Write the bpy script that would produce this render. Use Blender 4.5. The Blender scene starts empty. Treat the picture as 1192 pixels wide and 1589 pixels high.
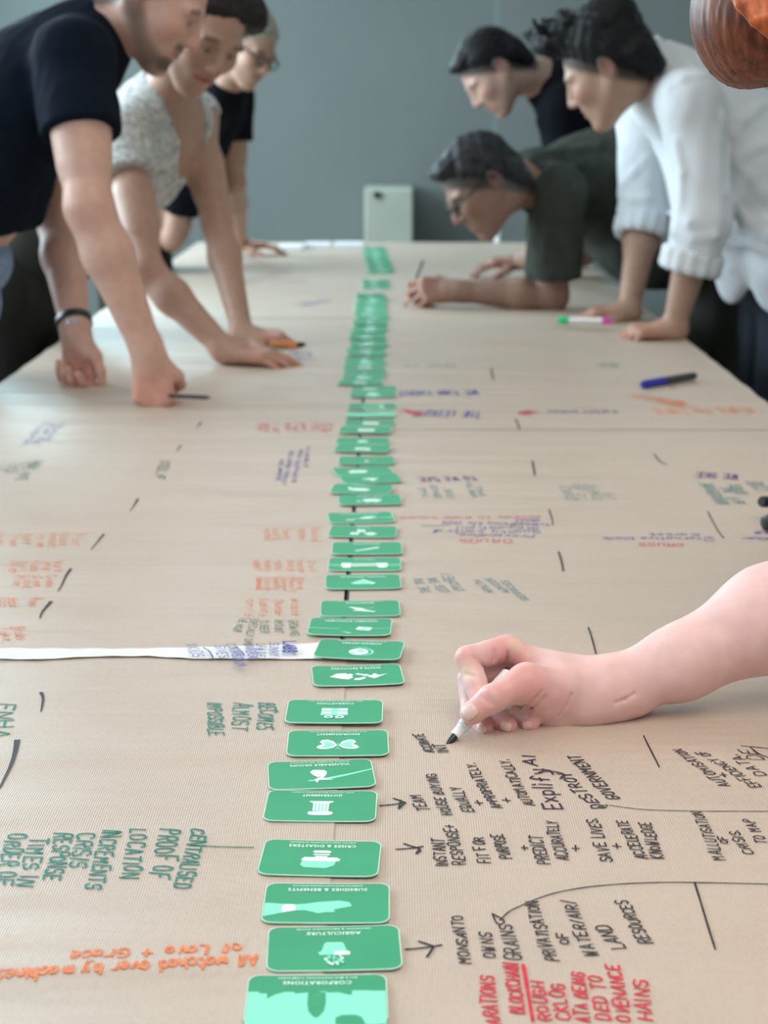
import bpy, bmesh, math, random
import numpy as np
from mathutils import Vector, Matrix

# ---------------------------------------------------------------- camera, world, lights, exposure
SC = bpy.context.scene
COL = SC.collection
random.seed(7); RNG = np.random.default_rng(7)
FPX, CX, CY = 2570.0, 596.0, 794.5            # focal length in pixels of the 1192x1589 frame
PITCH = math.atan(629.5 / FPX); YAW = 7.0 / FPX
TZ = 0.74                                      # table top height
CAMH = TZ + 0.5444
CAM = np.array([0.0, 0.0, CAMH])
ct, st = math.cos(PITCH), math.sin(PITCH); cy_, sy_ = math.cos(YAW), math.sin(YAW)
FW = np.array([-sy_ * ct, cy_ * ct, -st]); RT = np.array([cy_, sy_, 0.0]); UPV = np.cross(RT, FW)

cd = bpy.data.cameras.new('camera'); cam = bpy.data.objects.new('camera', cd); COL.objects.link(cam)
cam.location = CAM
cam.rotation_euler = Matrix((RT, UPV, -FW)).transposed().to_euler()
cd.sensor_fit = 'VERTICAL'; cd.sensor_height = 36.0; cd.lens = FPX / 1589.0 * 36.0
cd.clip_start = 0.05; cd.clip_end = 60
cd.dof.use_dof = True; cd.dof.focus_distance = 1.38; cd.dof.aperture_fstop = 8.0
SC.camera = cam
SC.view_settings.view_transform = 'Standard'; SC.view_settings.look = 'None'
SC.view_settings.exposure = 0.12; SC.view_settings.gamma = 1.0; SC.view_settings.use_curve_mapping = False

world = bpy.data.worlds.new('daylight'); SC.world = world; world.use_nodes = True
bgn = world.node_tree.nodes['Background']
bgn.inputs[0].default_value = (0.80, 0.92, 1.0, 1); bgn.inputs[1].default_value = 0.30

def area(name, loc, target, sx, sy, power, color, spread=3.14):
    l = bpy.data.lights.new(name, 'AREA'); l.shape = 'RECTANGLE'; l.size = sx; l.size_y = sy
    l.energy = power; l.color = color; l.spread = spread
    o = bpy.data.objects.new(name, l); COL.objects.link(o); o.location = loc
    o.rotation_euler = (Vector(target) - Vector(loc)).to_track_quat('-Z', 'Y').to_euler()
    return o
area('window_light', (-3.2, 4.6, 1.9), (0.0, 4.3, 0.8), 3.4, 1.7, 262, (0.72, 0.90, 1.0))
area('window_light', (-3.2, 0.9, 1.9), (0.0, 1.2, 0.8), 2.4, 1.7, 56, (0.72, 0.87, 1.0))
area('overhead_light', (0.75, 0.75, 2.75), (0.75, 1.3, 0.7), 2.0, 2.2, 25, (1.0, 0.89, 0.80), 2.1)
area('overhead_light', (0.5, 2.7, 2.78), (0.4, 2.6, 0.7), 1.6, 1.6, 8.5, (1.0, 0.88, 0.76), 2.4)  # added warm fill that lifts the middle of the table, no known lamp
area('window_light', (-2.2, 8.1, 2.45), (-0.8, 3.6, 0.74), 2.0, .7, 84, (0.58, 0.90, 1.0))
area('overhead_light', (-0.9, 6.3, 2.78), (-0.7, 5.6, 0.7), 2.2, 2.6, 30, (0.86, 0.96, 1.0))

# ---------------------------------------------------------------- pixel helpers (where things stand in the room)
def P(px, py, d):
    return CAM + d * (FW + (px - CX) / FPX * RT + (CY - py) / FPX * UPV)
def T(px, py, z=TZ + 0.001):
    r = FW + (px - CX) / FPX * RT + (CY - py) / FPX * UPV
    return CAM + r * ((z - CAMH) / r[2])
def paper_z(x, y):
    return (TZ + 0.0030 + 0.0009 * np.sin(y * 31 + 1.7 * np.sin(x * 2.3)) * np.sin(y * 4.1 + x * 1.3)
            + 0.0007 * np.sin(y * 47 + x * 3.1 + 2.0 * np.sin(x * 1.7 + 1)) * np.sin(y * 5.7 - x * 2.1 + 1))

# ---------------------------------------------------------------- materials
def mat(name, col, rough=0.6, spec=0.4, sss=0.0, metal=0.0, noise=None, bump=None, attr=None, sheen=0.0):
    m = bpy.data.materials.new(name); m.use_nodes = True
    nt = m.node_tree; N = nt.nodes; L = nt.links; b = N['Principled BSDF']
    b.inputs['Base Color'].default_value = (*col, 1); b.inputs['Roughness'].default_value = rough
    b.inputs['Specular IOR Level'].default_value = spec; b.inputs['Metallic'].default_value = metal
    if sss:
        b.inputs['Subsurface Weight'].default_value = sss
        b.inputs['Subsurface Radius'].default_value = (0.010, 0.004, 0.002); b.inputs['Subsurface Scale'].default_value = 0.6
    if sheen: b.inputs['Sheen Weight'].default_value = sheen
    geo = N.new('ShaderNodeNewGeometry')
    src = None
    if attr:
        a = N.new('ShaderNodeAttribute'); a.attribute_name = attr; src = a.outputs['Color']
    if noise:
        sc, amt, stretch = noise
        mp = N.new('ShaderNodeMapping'); mp.inputs['Scale'].default_value = stretch; L.new(geo.outputs['Position'], mp.inputs[0])
        n = N.new('ShaderNodeTexNoise'); n.inputs['Scale'].default_value = sc; n.inputs['Detail'].default_value = 4
        L.new(mp.outputs[0], n.inputs['Vector'])
        r = N.new('ShaderNodeMapRange'); r.inputs[1].default_value = 0.3; r.inputs[2].default_value = 0.7
        r.inputs[3].default_value = 1 - amt; r.inputs[4].default_value = 1 + amt; L.new(n.outputs[0], r.inputs[0])
        mx = N.new('ShaderNodeMix'); mx.data_type = 'RGBA'; mx.blend_type = 'MULTIPLY'; mx.inputs[0].default_value = 1
        if src: L.new(src, mx.inputs[6])
        else: mx.inputs[6].default_value = (*col, 1)
        L.new(r.outputs[0], mx.inputs[7]); src = mx.outputs[2]
    if src: L.new(src, b.inputs['Base Color'])
    if bump:
        sc, strg, dist, stretch = bump
        mp = N.new('ShaderNodeMapping'); mp.inputs['Scale'].default_value = stretch; L.new(geo.outputs['Position'], mp.inputs[0])
        n = N.new('ShaderNodeTexNoise'); n.inputs['Scale'].default_value = sc; n.inputs['Detail'].default_value = 5
        L.new(mp.outputs[0], n.inputs['Vector'])
        bp = N.new('ShaderNodeBump'); bp.inputs['Strength'].default_value = strg; bp.inputs['Distance'].default_value = dist
        L.new(n.outputs[0], bp.inputs['Height']); L.new(bp.outputs[0], b.inputs['Normal'])
    return m

def kraft_material():
    m = mat('kraft_paper', (0.60, 0.50, 0.41), rough=0.43, spec=0.65)
    nt = m.node_tree; N = nt.nodes; L = nt.links; b = N['Principled BSDF']
    geo = N.new('ShaderNodeNewGeometry')
    w = N.new('ShaderNodeTexWave'); w.wave_type = 'BANDS'; w.bands_direction = 'X'; w.inputs['Scale'].default_value = 165
    w.inputs['Distortion'].default_value = 0.6; w.inputs['Detail'].default_value = 1; w.inputs['Detail Scale'].default_value = .15
    L.new(geo.outputs['Position'], w.inputs['Vector'])
    def noise(sc, stretch, det=4):
        mp = N.new('ShaderNodeMapping'); mp.inputs['Scale'].default_value = stretch; L.new(geo.outputs['Position'], mp.inputs[0])
        n = N.new('ShaderNodeTexNoise'); n.inputs['Scale'].default_value = sc; n.inputs['Detail'].default_value = det
        L.new(mp.outputs[0], n.inputs['Vector']); return n
    fib = noise(420, (1, .35, 1)); mot = noise(9, (1, 1.6, 1)); crease = noise(1.0, (2.6, 20, 1), 2); creaseb = noise(1.0, (5, 48, 1), 2)
    cr = N.new('ShaderNodeValToRGB'); e = cr.color_ramp.elements
    e[0].position = .25; e[0].color = (0.412, 0.322, 0.254, 1); e[1].position = .75; e[1].color = (0.555, 0.450, 0.368, 1)
    add = N.new('ShaderNodeMath'); add.operation = 'MULTIPLY_ADD'; add.inputs[1].default_value = .30; add.inputs[2].default_value = .10
    L.new(w.outputs['Fac'], add.inputs[0])
    a2 = N.new('ShaderNodeMath'); a2.operation = 'MULTIPLY_ADD'; a2.inputs[1].default_value = .42
    L.new(fib.outputs[0], a2.inputs[0]); L.new(add.outputs[0], a2.inputs[2])
    a3 = N.new('ShaderNodeMath'); a3.operation = 'MULTIPLY_ADD'; a3.inputs[1].default_value = .25
    L.new(mot.outputs[0], a3.inputs[0]); L.new(a2.outputs[0], a3.inputs[2])
    L.new(a3.outputs[0], cr.inputs[0]); L.new(cr.outputs[0], b.inputs['Base Color'])
    b1 = N.new('ShaderNodeBump'); b1.inputs['Strength'].default_value = .35; b1.inputs['Distance'].default_value = .0003
    L.new(w.outputs['Fac'], b1.inputs['Height'])
    b2 = N.new('ShaderNodeBump'); b2.inputs['Strength'].default_value = .9; b2.inputs['Distance'].default_value = .007
    L.new(crease.outputs[0], b2.inputs['Height']); L.new(b1.outputs[0], b2.inputs['Normal'])
    b3 = N.new('ShaderNodeBump'); b3.inputs['Strength'].default_value = .3; b3.inputs['Distance'].default_value = .0012
    L.new(creaseb.outputs[0], b3.inputs['Height']); L.new(b2.outputs[0], b3.inputs['Normal'])
    L.new(b3.outputs[0], b.inputs['Normal'])
    return m
M = {}
M['kraft'] = kraft_material()
M['wall'] = mat('grey_wall_paint', (0.192, 0.212, 0.205), .85, .2, noise=(1.2, .05, (1, 1, 1)), bump=(60, .1, .002, (1, 1, 1)))
M['wall_light'] = mat('pale_wall_paint', (0.55, 0.55, 0.53), .9, .2, noise=(2, .04, (1, 1, 1)))
M['ceil'] = mat('ceiling_paint', (0.7, 0.7, 0.68), .9, .2, noise=(2, .03, (1, 1, 1)))
M['floor'] = mat('grey_floor', (0.16, 0.15, 0.14), .6, .4, noise=(5, .15, (1, 8, 1)))
M['wood'] = mat('table_wood', (0.20, 0.105, 0.06), .45, .5, noise=(6, .3, (12, 1, 1)))
M['dark_metal'] = mat('dark_metal', (0.05, 0.05, 0.055), .4, .5, metal=.7, noise=(30, .1, (1, 1, 1)))
M['tape'] = mat('white_tape', (0.80, 0.80, 0.78), .35, .5, noise=(40, .04, (1, 3, 1)), bump=(30, .3, .003, (1, 2, 1)))
M['white'] = mat('white_plastic', (0.82, 0.83, 0.82), .3, .5, noise=(50, .02, (1, 1, 1)))
M['white_paper'] = mat('white_paper', (0.78, 0.80, 0.84), .6, .3, noise=(50, .03, (1, 1, 1)))
M['black'] = mat('black_plastic', (0.012, 0.012, 0.014), .35, .5, noise=(50, .1, (1, 1, 1)))
M['charcoal'] = mat('charcoal_plastic', (0.03, 0.03, 0.033), .4, .5, noise=(50, .1, (1, 1, 1)))
M['blue_cap'] = mat('blue_plastic', (0.02, 0.03, 0.35), .35, .5, noise=(50, .08, (1, 1, 1)))
M['green_cap'] = mat('green_plastic', (0.0, 0.50, 0.16), .35, .5, noise=(50, .05, (1, 1, 1)))
M['pink_cap'] = mat('pink_plastic', (0.75, 0.05, 0.42), .35, .5, noise=(50, .05, (1, 1, 1)))
M['orange'] = mat('orange_lacquer', (0.75, 0.25, 0.06), .4, .5, noise=(50, .05, (1, 1, 1)))
M['purple'] = mat('purple_elastic', (0.09, 0.05, 0.35), .7, .3, noise=(200, .2, (1, 1, 1)))
M['card'] = mat('green_card_print', (0.040, 0.34, 0.165), .45, .32, noise=(25, .04, (1, 1, 1)))
M['card_edge'] = mat('card_edge', (0.62, 0.85, 0.75), .6, .3, noise=(90, .04, (1, 1, 1)))
M['mint'] = mat('mint_print', (0.25, 0.82, 0.58), .38, .45, noise=(25, .03, (1, 1, 1)))
M['mint_mid'] = mat('mid_green_print', (0.09, 0.50, 0.28), .38, .45, noise=(25, .03, (1, 1, 1)))
M['print_white'] = mat('white_print', (0.80, 0.95, 0.88), .38, .45, noise=(25, .03, (1, 1, 1)))
for nm, c in dict(black=(0.02, 0.016, 0.02), red=(0.62, 0.03, 0.055), teal=(0.0, 0.20, 0.15), orange=(0.80, 0.20, 0.05),
                  blue=(0.03, 0.04, 0.30), darkgreen=(0.03, 0.13, 0.06), violet=(0.10, 0.04, 0.18), plum=(0.025, 0.012, 0.045), seagreen=(0.04, 0.22, 0.24)).items():
    M['ink_' + nm] = mat(nm + '_ink', c, .5, .4, noise=(160, .25, (1, 1, 1)))
M['cream'] = mat('cream_laminate', (0.42, 0.44, 0.37), .5, .3, noise=(6, .06, (1, 1, 1)))

# ---------------------------------------------------------------- mesh helpers
def link(name, me, m=None, parent=None, smooth=False):
    o = bpy.data.objects.new(name, me); COL.objects.link(o)
    for q in (m if isinstance(m, (list, tuple)) else [m]):
        if q: me.materials.append(q)
    if parent: o.parent = parent
    if smooth: me.polygons.foreach_set('use_smooth', [True] * len(me.polygons))
    return o
def tag(o, label=None, cat=None, group=None, kind=None):
    if label: o['label'] = label
    if cat: o['category'] = cat
    if group: o['group'] = group
    if kind: o['kind'] = kind
    return o
def empty(name, loc):
    o = bpy.data.objects.new(name, None); COL.objects.link(o); o.location = loc; o.empty_display_size = .05; return o
def adopt(o, parent):
    """parent a world-space mesh without moving it"""
    o.parent = parent; o.matrix_parent_inverse = Matrix.Translation(-Vector(parent.location)); return o
def bm_mesh(bm, name, smooth=False):
    me = bpy.data.meshes.new(name); bm.normal_update(); bm.to_mesh(me); bm.free()
    if smooth: me.polygons.foreach_set('use_smooth', [True] * len(me.polygons))
    return me
def box(bm, lo, hi, bev=0.0):
    lo = Vector(lo); hi = Vector(hi)
    r = bmesh.ops.create_cube(bm, size=1.0, matrix=Matrix.Translation((lo + hi) / 2) @ Matrix.Diagonal((*(hi - lo), 1)))
    if bev:
        es = list({e for v in r['verts'] for e in v.link_edges})
        bmesh.ops.bevel(bm, geom=es, offset=bev, segments=2, affect='EDGES', profile=.5)
def lathe(bm, a, b, prof, n=20):
    """prof: (t along a->b in metres, radius)"""
    a = Vector(a); b = Vector(b); ax = (b - a).normalized()
    u = ax.orthogonal().normalized(); v = ax.cross(u)
    rings = []
    for t, r in prof:
        c = a + ax * t
        rings.append([bm.verts.new(c + (u * math.cos(2 * math.pi * i / n) + v * math.sin(2 * math.pi * i / n)) * max(r, 1e-5)) for i in range(n)])
    for p, q in zip(rings, rings[1:]):
        for i in range(n): bm.faces.new((p[i], p[(i + 1) % n], q[(i + 1) % n], q[i]))
    bm.faces.new(rings[0][::-1]); bm.faces.new(rings[-1])
def lathe_obj(name, a, b, prof, m, parent=None, n=20):
    bm = bmesh.new(); lathe(bm, a, b, prof, n); o = link(name, bm_mesh(bm, name, True), m)
    md = o.modifiers.new('edge', 'EDGE_SPLIT'); md.split_angle = math.radians(40)
    if parent: adopt(o, parent)
    return o
def tube(bm, pts, r, n=8):
    pts = [Vector(p) for p in pts]; rings = []
    for i, p in enumerate(pts):
        d = (pts[min(i + 1, len(pts) - 1)] - pts[max(i - 1, 0)]).normalized()
        u = d.cross(Vector((0.13, 0.21, 1))).normalized(); v = d.cross(u)
        rings.append([bm.verts.new(p + (u * math.cos(2 * math.pi * k / n) + v * math.sin(2 * math.pi * k / n)) * r) for k in range(n)])
    for a, b in zip(rings, rings[1:]):
        for k in range(n): bm.faces.new((a[k], a[(k + 1) % n], b[(k + 1) % n], b[k]))
    bm.faces.new(rings[0][::-1]); bm.faces.new(rings[-1])

# ---------------------------------------------------------------- the room
def wallbox(name, lo, hi, m):
    bm = bmesh.new(); box(bm, lo, hi); return tag(link(name, bm_mesh(bm, name), m), kind='structure')
WY = 8.4
wallbox('floor', (-3.6, -1.5, -.1), (3.6, WY + .3, 0), M['floor'])
wallbox('wall_back', (-3.6, WY, 0), (3.6, WY + .2, 2.9), M['wall'])
wallbox('trim_1', (.52, WY - .14, 0), (3.4, WY, 2.9), M['wall'])
wallbox('wall_left', (-3.6, -1.5, 0), (-3.4, WY, 2.9), M['wall_light'])
wallbox('wall_right', (3.4, -1.5, 0), (3.6, WY, 2.9), M['wall_light'])
wallbox('ceiling', (-3.6, -1.5, 2.9), (3.6, WY + .2, 3.0), M['ceil'])
wallbox('baseboard_back', (-3.4, WY - .015, 0), (.52, WY, .1), M['wall_light'])

# ---------------------------------------------------------------- tables and paper
XL, XR, SEAM, Y0, Y1 = -.779, .709, -.0455, .45, 6.84
def long_table(x0, x1, label):
    t = empty('trestle_table', ((x0 + x1) / 2, (Y0 + Y1) / 2, 0)); tag(t, label, 'table', 'long tables side by side')
    bm = bmesh.new(); box(bm, (x0, Y0, TZ - .028), (x1, Y1, TZ), .003); adopt(link('tabletop', bm_mesh(bm, 'tabletop'), M['wood']), t)
    bm = bmesh.new(); box(bm, (x0 + .08, Y0 + .1, TZ - .09), (x1 - .08, Y1 - .1, TZ - .0285)); adopt(link('apron', bm_mesh(bm, 'apron'), M['dark_metal']), t)
    for yy in (Y0 + .15, 2.6, 4.7, Y1 - .15):
        for xx in (x0 + .08, x1 - .08):
            bm = bmesh.new(); box(bm, (xx - .02, yy - .02, 0), (xx + .02, yy + .02, TZ - .0905)); adopt(link('leg', bm_mesh(bm, 'leg'), M['dark_metal']), t)
long_table(XL, SEAM - .004, 'long wooden table on the left of the card row, hidden under brown kraft paper')
long_table(SEAM + .004, XR, 'long wooden table on the right of the card row, hidden under brown kraft paper')
def sheet(x0, x1, y0, y1, dz, label, over=0.0):
    nx = max(2, int((x1 - x0) / .03)); ny = max(2, int((y1 - y0) / .012))
    xs = np.linspace(x0, x1, nx + 1); ys = np.linspace(y0, y1, ny + 1)
    bm = bmesh.new(); g = []
    for j, y in enumerate(ys):
        g.append([bm.verts.new((x, y, paper_z(x, y) + dz)) for x in xs])
    for j in range(ny):
        for i in range(nx): bm.faces.new((g[j][i], g[j][i + 1], g[j + 1][i + 1], g[j + 1][i]))
    # paper edge turned down over the table edge
    for side, ex in ((0, -over), (-1, over)):
        if ex and ((side == 0 and x0 < -.7) or (side == -1 and x1 > .6)):
            low = [bm.verts.new((r[side].co.x + (ex * .1), r[side].co.y, r[side].co.z - abs(ex))) for r in g]
            for j in range(ny):
                f = (g[j][side], g[j + 1][side], low[j + 1], low[j]); bm.faces.new(f if side == 0 else f[::-1])
    o = link('kraft_paper_sheet', bm_mesh(bm, 'kraft_paper_sheet', True), M['kraft'])
    sd = o.modifiers.new('thickness', 'SOLIDIFY'); sd.thickness = .0004; sd.offset = -1
    o.modifiers.new('crisp_edge', 'EDGE_SPLIT').split_angle = math.radians(45)
    return tag(o, label, 'paper', 'kraft paper sheets covering the tables')
YJ = T(300, 1016)[1]; YK = T(300, 492)[1]; YR = T(900, 664)[1]
SH = {}
SH['LN'] = sheet(XL - .002, SEAM + .004, Y0, YJ, .0008, 'brown kraft paper sheet on the near left, below the white tape, teal and orange writing', .012)
SH['LM'] = sheet(XL - .002, SEAM - .005, YJ + .004, YK, .0, 'brown kraft paper sheet on the left beyond the white tape, with orange notes in columns', .012)
SH['LF'] = sheet(XL - .002, SEAM + .004, YK - .03, Y1 + .01, .0012, 'brown kraft paper sheet at the far left end of the table', .012)
SH['RN'] = sheet(SEAM + .001, XR + .002, Y0, YR, .0, 'brown kraft paper sheet on the near right, under the writing hand', .012)
SH['RF'] = sheet(SEAM + .001, XR + .002, YR - .03, Y1 + .01, .0010, 'brown kraft paper sheet at the far right, under the leaning men', .012)

def sheet_of(x, y):
    if x > SEAM: return ('RF', .0010) if y > YR - .03 else ('RN', 0.0)
    if y < YJ: return ('LN', .0008)
    return ('LM', 0.0) if y < YK - .03 else ('LF', .0012)

def tape_strip():
    pts_top = [(-690, 1021), (-14, 1019), (60, 1017), (150, 1014), (228, 1012), (300, 1010), (400, 1008), (500, 1003)]
    pts_bot = [(-690, 1032), (-14, 1030), (60, 1031), (150, 1026), (228, 1025), (300, 1029), (400, 1029), (500, 1029)]
    bm = bmesh.new(); n = 60
    a = np.array([T(*p)[:2] for p in pts_top]); b = np.array([T(*p)[:2] for p in pts_bot])
    tt = np.linspace(0, len(a) - 1, n); ia = lambda q, c: np.interp(tt, range(len(q)), q[:, c])
    rows = []
    for k in range(4):
        f = k / 3; x = ia(a, 0) * (1 - f) + ia(b, 0) * f; y = ia(a, 1) * (1 - f) + ia(b, 1) * f
        lift = .0016 + .0045 * np.clip(1 - np.abs(tt - 1.2) / 2.4, 0, 1) * (1 - f) + .0004 * np.sin(tt * 9 + k)
        rows.append([bm.verts.new((x[i], y[i], paper_z(x[i], y[i]) + .0012 + lift[i] * .8)) for i in range(n)])
    for r, s in zip(rows, rows[1:]):
        for i in range(n - 1): bm.faces.new((r[i], s[i], s[i + 1], r[i + 1]))
    o = link('paper_tape', bm_mesh(bm, 'paper_tape', True), M['tape'])
    sd = o.modifiers.new('thickness', 'SOLIDIFY'); sd.thickness = .0003; sd.offset = 1
    o.modifiers.new('crisp_edge', 'EDGE_SPLIT').split_angle = math.radians(45)
    return tag(o, 'white paper tape strip across the left sheets, peeling at its left end, with blue notes', 'tape')
TAPE = tape_strip()
# ---------------------------------------------------------------- handwriting: a stroke alphabet drawn as ink ribbons
GL = {}
def _g(s):
    for part in s.split(';'):
        k, w, body = part.split(':')
        GL[k] = (float(w), [[(float(q[0]) , float('-' + q[2]) if q[1] == '-' else float(q[1])) for q in st.split(',')] for st in body.split('/')])
_g("A:4:00,26,40/12,32;B:4:00,06,36,35,34,03,33,42,41,30,00;C:4:45,36,16,05,01,10,30,41;D:4:00,06,26,45,41,20,00;E:4:46,06,00,40/03,33"
   ";F:4:46,06,00/03,33;G:4:45,36,16,05,01,10,30,41,43,23;H:4:00,06/40,46/03,43;I:1:00,06;J:3:16,36,31,20,10,01;K:4:00,06/46,03,40"
   ";L:3:06,00,30;M:5:00,06,23,46,40;N:4:00,06,40,46;O:4:26,05,01,20,41,45,26;P:4:00,06,36,45,44,33,03;Q:4:26,05,01,20,41,45,26/22,40"
   ";R:4:00,06,36,45,44,33,03/23,40;S:4:45,36,16,05,04,13,33,42,41,30,10,01;T:4:06,46/26,20;U:4:06,01,10,30,41,46;V:4:06,20,46;W:5:06,10,24,30,46"
   ";X:4:00,46/06,40;Y:4:06,23,46/23,20;Z:4:06,46,00,40/13,33;+:4:21,25/03,43;.:1:00,01;/:3:00,36;,:1:01,0-1;(:2:26,15,11,20;):2:06,15,11,00"
   ";a:3:33,24,14,03,01,10,20,31/34,30;b:3:06,00/03,14,24,33,31,20,10,01;c:3:33,24,14,03,01,10,20,31;d:3:36,30/33,24,14,03,01,10,20,31;e:3:02,32,33,24,14,03,01,10,30"
   ";f:3:35,26,15,10/03,23;g:3:33,24,14,03,01,10,20,31/34,3-1,2-2,0-2;h:3:06,00/03,14,24,33,30;i:1:00,04/05,06;k:3:06,00/34,01/12,30;l:1:06,00"
   ";m:5:00,04/03,14,23,20/23,34,43,40;n:3:00,04/03,14,24,33,30;o:3:14,03,01,10,20,31,33,24,14;p:3:0-2,04/03,14,24,33,31,20,10,01;q:3:3-2,34,14,03,01,10,31;r:3:00,04/02,14,34"
   ";s:3:34,14,03,12,22,31,20,00;t:3:16,11,20,30/04,34;u:3:04,01,10,20,31/34,30;v:3:04,10,34;w:4:04,10,23,30,44;x:3:00,34/04,30;y:3:04,11,31/34,3-1,2-2,0-2; :2.4:00,00")
INK = {}
def chaikin(p, n=2):
    p = np.asarray(p, float)
    for _ in range(n):
        if len(p) < 3: break
        q = .75 * p[:-1] + .25 * p[1:]; r = .25 * p[:-1] + .75 * p[1:]
        m = np.empty((2 * len(q), 2)); m[0::2] = q; m[1::2] = r
        p = np.vstack([p[:1], m, p[-1:]])
    return p
def stroke(bm, pts, w, dz, taper=False):
    p = np.asarray(pts, float)
    keep = [0] + [i for i in range(1, len(p)) if np.linalg.norm(p[i] - p[i - 1]) > 1e-6]
    p = p[keep]
    if len(p) < 2: return
    # resample long strokes so that they follow the paper
    out = [p[0]]
    for a, b in zip(p, p[1:]):
        k = max(1, int(np.linalg.norm(b - a) / .012)); out += [a + (b - a) * i / k for i in range(1, k + 1)]
    p = np.array(out); d = np.gradient(p, axis=0); d /= np.linalg.norm(d, axis=1)[:, None] + 1e-9
    nrm = np.stack([-d[:, 1], d[:, 0]], 1)
    ww = w * (.85 + .3 * RNG.random(len(p)))
    if taper: ww = w * np.linspace(1.25, .35, len(p))
    p = p.copy(); p[0] -= d[0] * w * .8; p[-1] += d[-1] * w * .8
    z = paper_z(p[:, 0], p[:, 1]) + dz
    A = [bm.verts.new((*(q + n * k), zz)) for q, n, k, zz in zip(p, nrm, ww, z)]
    B = [bm.verts.new((*(q - n * k), zz)) for q, n, k, zz in zip(p, nrm, ww, z)]
    for i in range(len(p) - 1): bm.faces.new((A[i], B[i], B[i + 1], A[i + 1]))
ZC = [0]
def ink_obj(name, bm, color, x, y, label=None, on=None):
    key, dz = sheet_of(x, y)
    o = link(name, bm_mesh(bm, name), M['ink_' + color], parent=on or SH[key])
    if label: o['label'] = label
    return o
def ink_dz(x, y, on=None):
    ZC[0] = (ZC[0] + 1) % 7
    return (.0062 if on is not None else sheet_of(x, y)[1] + .0007) + ZC[0] * .00002
def write(rows, color, w=.0011, label=None, on=None, jit=.17, name='handwriting'):
    """rows: (text, baseline start px, baseline end px, cap height in metres[, width scale])"""
    bm = bmesh.new(); first = None
    for row in rows:
        text, s, e, ch = row[:4]
        a = T(*s)[:2]; b = T(*e)[:2]
        if first is None: first = (a + b) / 2
        tot = sum(GL[c][0] + 1.1 for c in text) - 1.1
        d = (b - a) / tot; u = np.array([-d[1], d[0]]); u = u / np.linalg.norm(u) * ch / 6
        dz = ink_dz(*((a + b) / 2), on); x = 0
        for c in text:
            gw, sts = GL[c]
            sh = RNG.normal(0, .22); sl = RNG.normal(.12, .08); hs = 1 + RNG.normal(0, .07)
            if c != ' ':
                for stt in sts:
                    q = chaikin([(px_ + RNG.normal(0, jit), py_ + RNG.normal(0, jit)) for px_, py_ in stt], 0 if c in 'AEFHIKLMNTVWXYZilkvwxz+/.t' else 2)
                    pts = [a + d * (x + qx * .84 + .3 + sl * qy) + u * (qy * hs + sh) for qx, qy in q]
                    sharp = c in 'AEFHIKLMNTVWXYZilkvwxz+/.t' and len(pts) > 2
                    for run in ([pts[i:i + 2] for i in range(len(pts) - 1)] if sharp else [pts]): stroke(bm, run, (row[4] if len(row) > 4 else w) * (.80 if w >= .00065 else .95), dz)
            x += gw + 1.1
    return ink_obj(name, bm, color, *first, label, on)
def lines(polys, color, w=.0009, label=None, taper=False, on=None, name='drawn_line'):
    if name == 'drawn_line' and len(polys) > 1:
        for q in polys: lines([q], color, w, label, taper, on)
        return
    bm = bmesh.new(); first = None
    for pl in polys:
        q = np.array([T(*p)[:2] for p in pl])
        if first is None: first = q.mean(0)
        stroke(bm, chaikin(q, 2), w, ink_dz(*q.mean(0), on), taper)
    return ink_obj(name, bm, color, *first, label, on)

H = .0085
write([("MONSANTO", (731, 1502), (718, 1425), .0075), ("OWNS", (771, 1493), (761, 1452), .0085), ("GRAINS", (811, 1496), (794, 1439), .0095)], 'black', .0008, 'black capitals beside the plant pot card')
write([("PRIVATISATION", (867, 1498), (833, 1403), .0085), ("OF", (883, 1471), (879, 1452), .0065), ("WATER/AIR/", (927, 1490), (891, 1401), .0085),
       ("LAND", (971, 1477), (945, 1439), .0095), ("RESOURCES", (1013, 1468), (974, 1401), .0085)], 'black', .0008)
write([("ARATIONS", (775, 1596), (767, 1522), .0090), ("BLOCKCHAIN", (814, 1579), (803, 1502), .0085), ("ROUGH", (855, 1589), (843, 1531), .0075), ("CKLOG", (886, 1589), (874, 1534), .0085),
       ("ATA BEING", (915, 1592), (906, 1517), .0080), ("DED TO", (947, 1589), (933, 1522), .0085), ("OVENANCE", (981, 1592), (960, 1504), .0080), ("HAINS", (1013, 1590), (1004, 1528), .0090)], 'red', .0010, 'red capitals below the black writing')
lines([[(812, 1504), (827, 1590)]], 'red', .0013)
lines([[(630, 1479), (655, 1477), (685, 1472)], [(650, 1466), (662, 1470), (673, 1474)], [(673, 1474), (669, 1482), (663, 1491)]], 'black', .0009, name='drawn_arrow')
lines([[(615, 1323), (635, 1322), (656, 1319)], [(627, 1315), (640, 1319), (652, 1322)], [(652, 1322), (648, 1326), (645, 1331), (653, 1325)]], 'black', .0008, name='drawn_arrow')
lines([[(590, 1255), (610, 1253), (629, 1249)], [(611, 1242), (629, 1249)], [(629, 1249), (619, 1260)], [(619, 1260), (622, 1245)]], 'black', .0009, name='drawn_arrow')
write([("INSTANT", (695, 1348), (688, 1308), .0090), ("RESPONSE+", (723, 1346), (706, 1287), .0088), ("FIT FOR", (762, 1344), (749, 1306), .0090), ("PURPOSE", (794, 1337), (780, 1301), .0085)], 'black', .00082, 'black capitals beside the card with the ship')
write([("+", (822, 1326), (820, 1318), .008), ("PREDICT", (854, 1346), (840, 1304), .0095), ("ACCURATELY", (884, 1340), (863, 1281), .0085), ("+", (903, 1327), (901, 1318), .008)], 'black', .00082)
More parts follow.
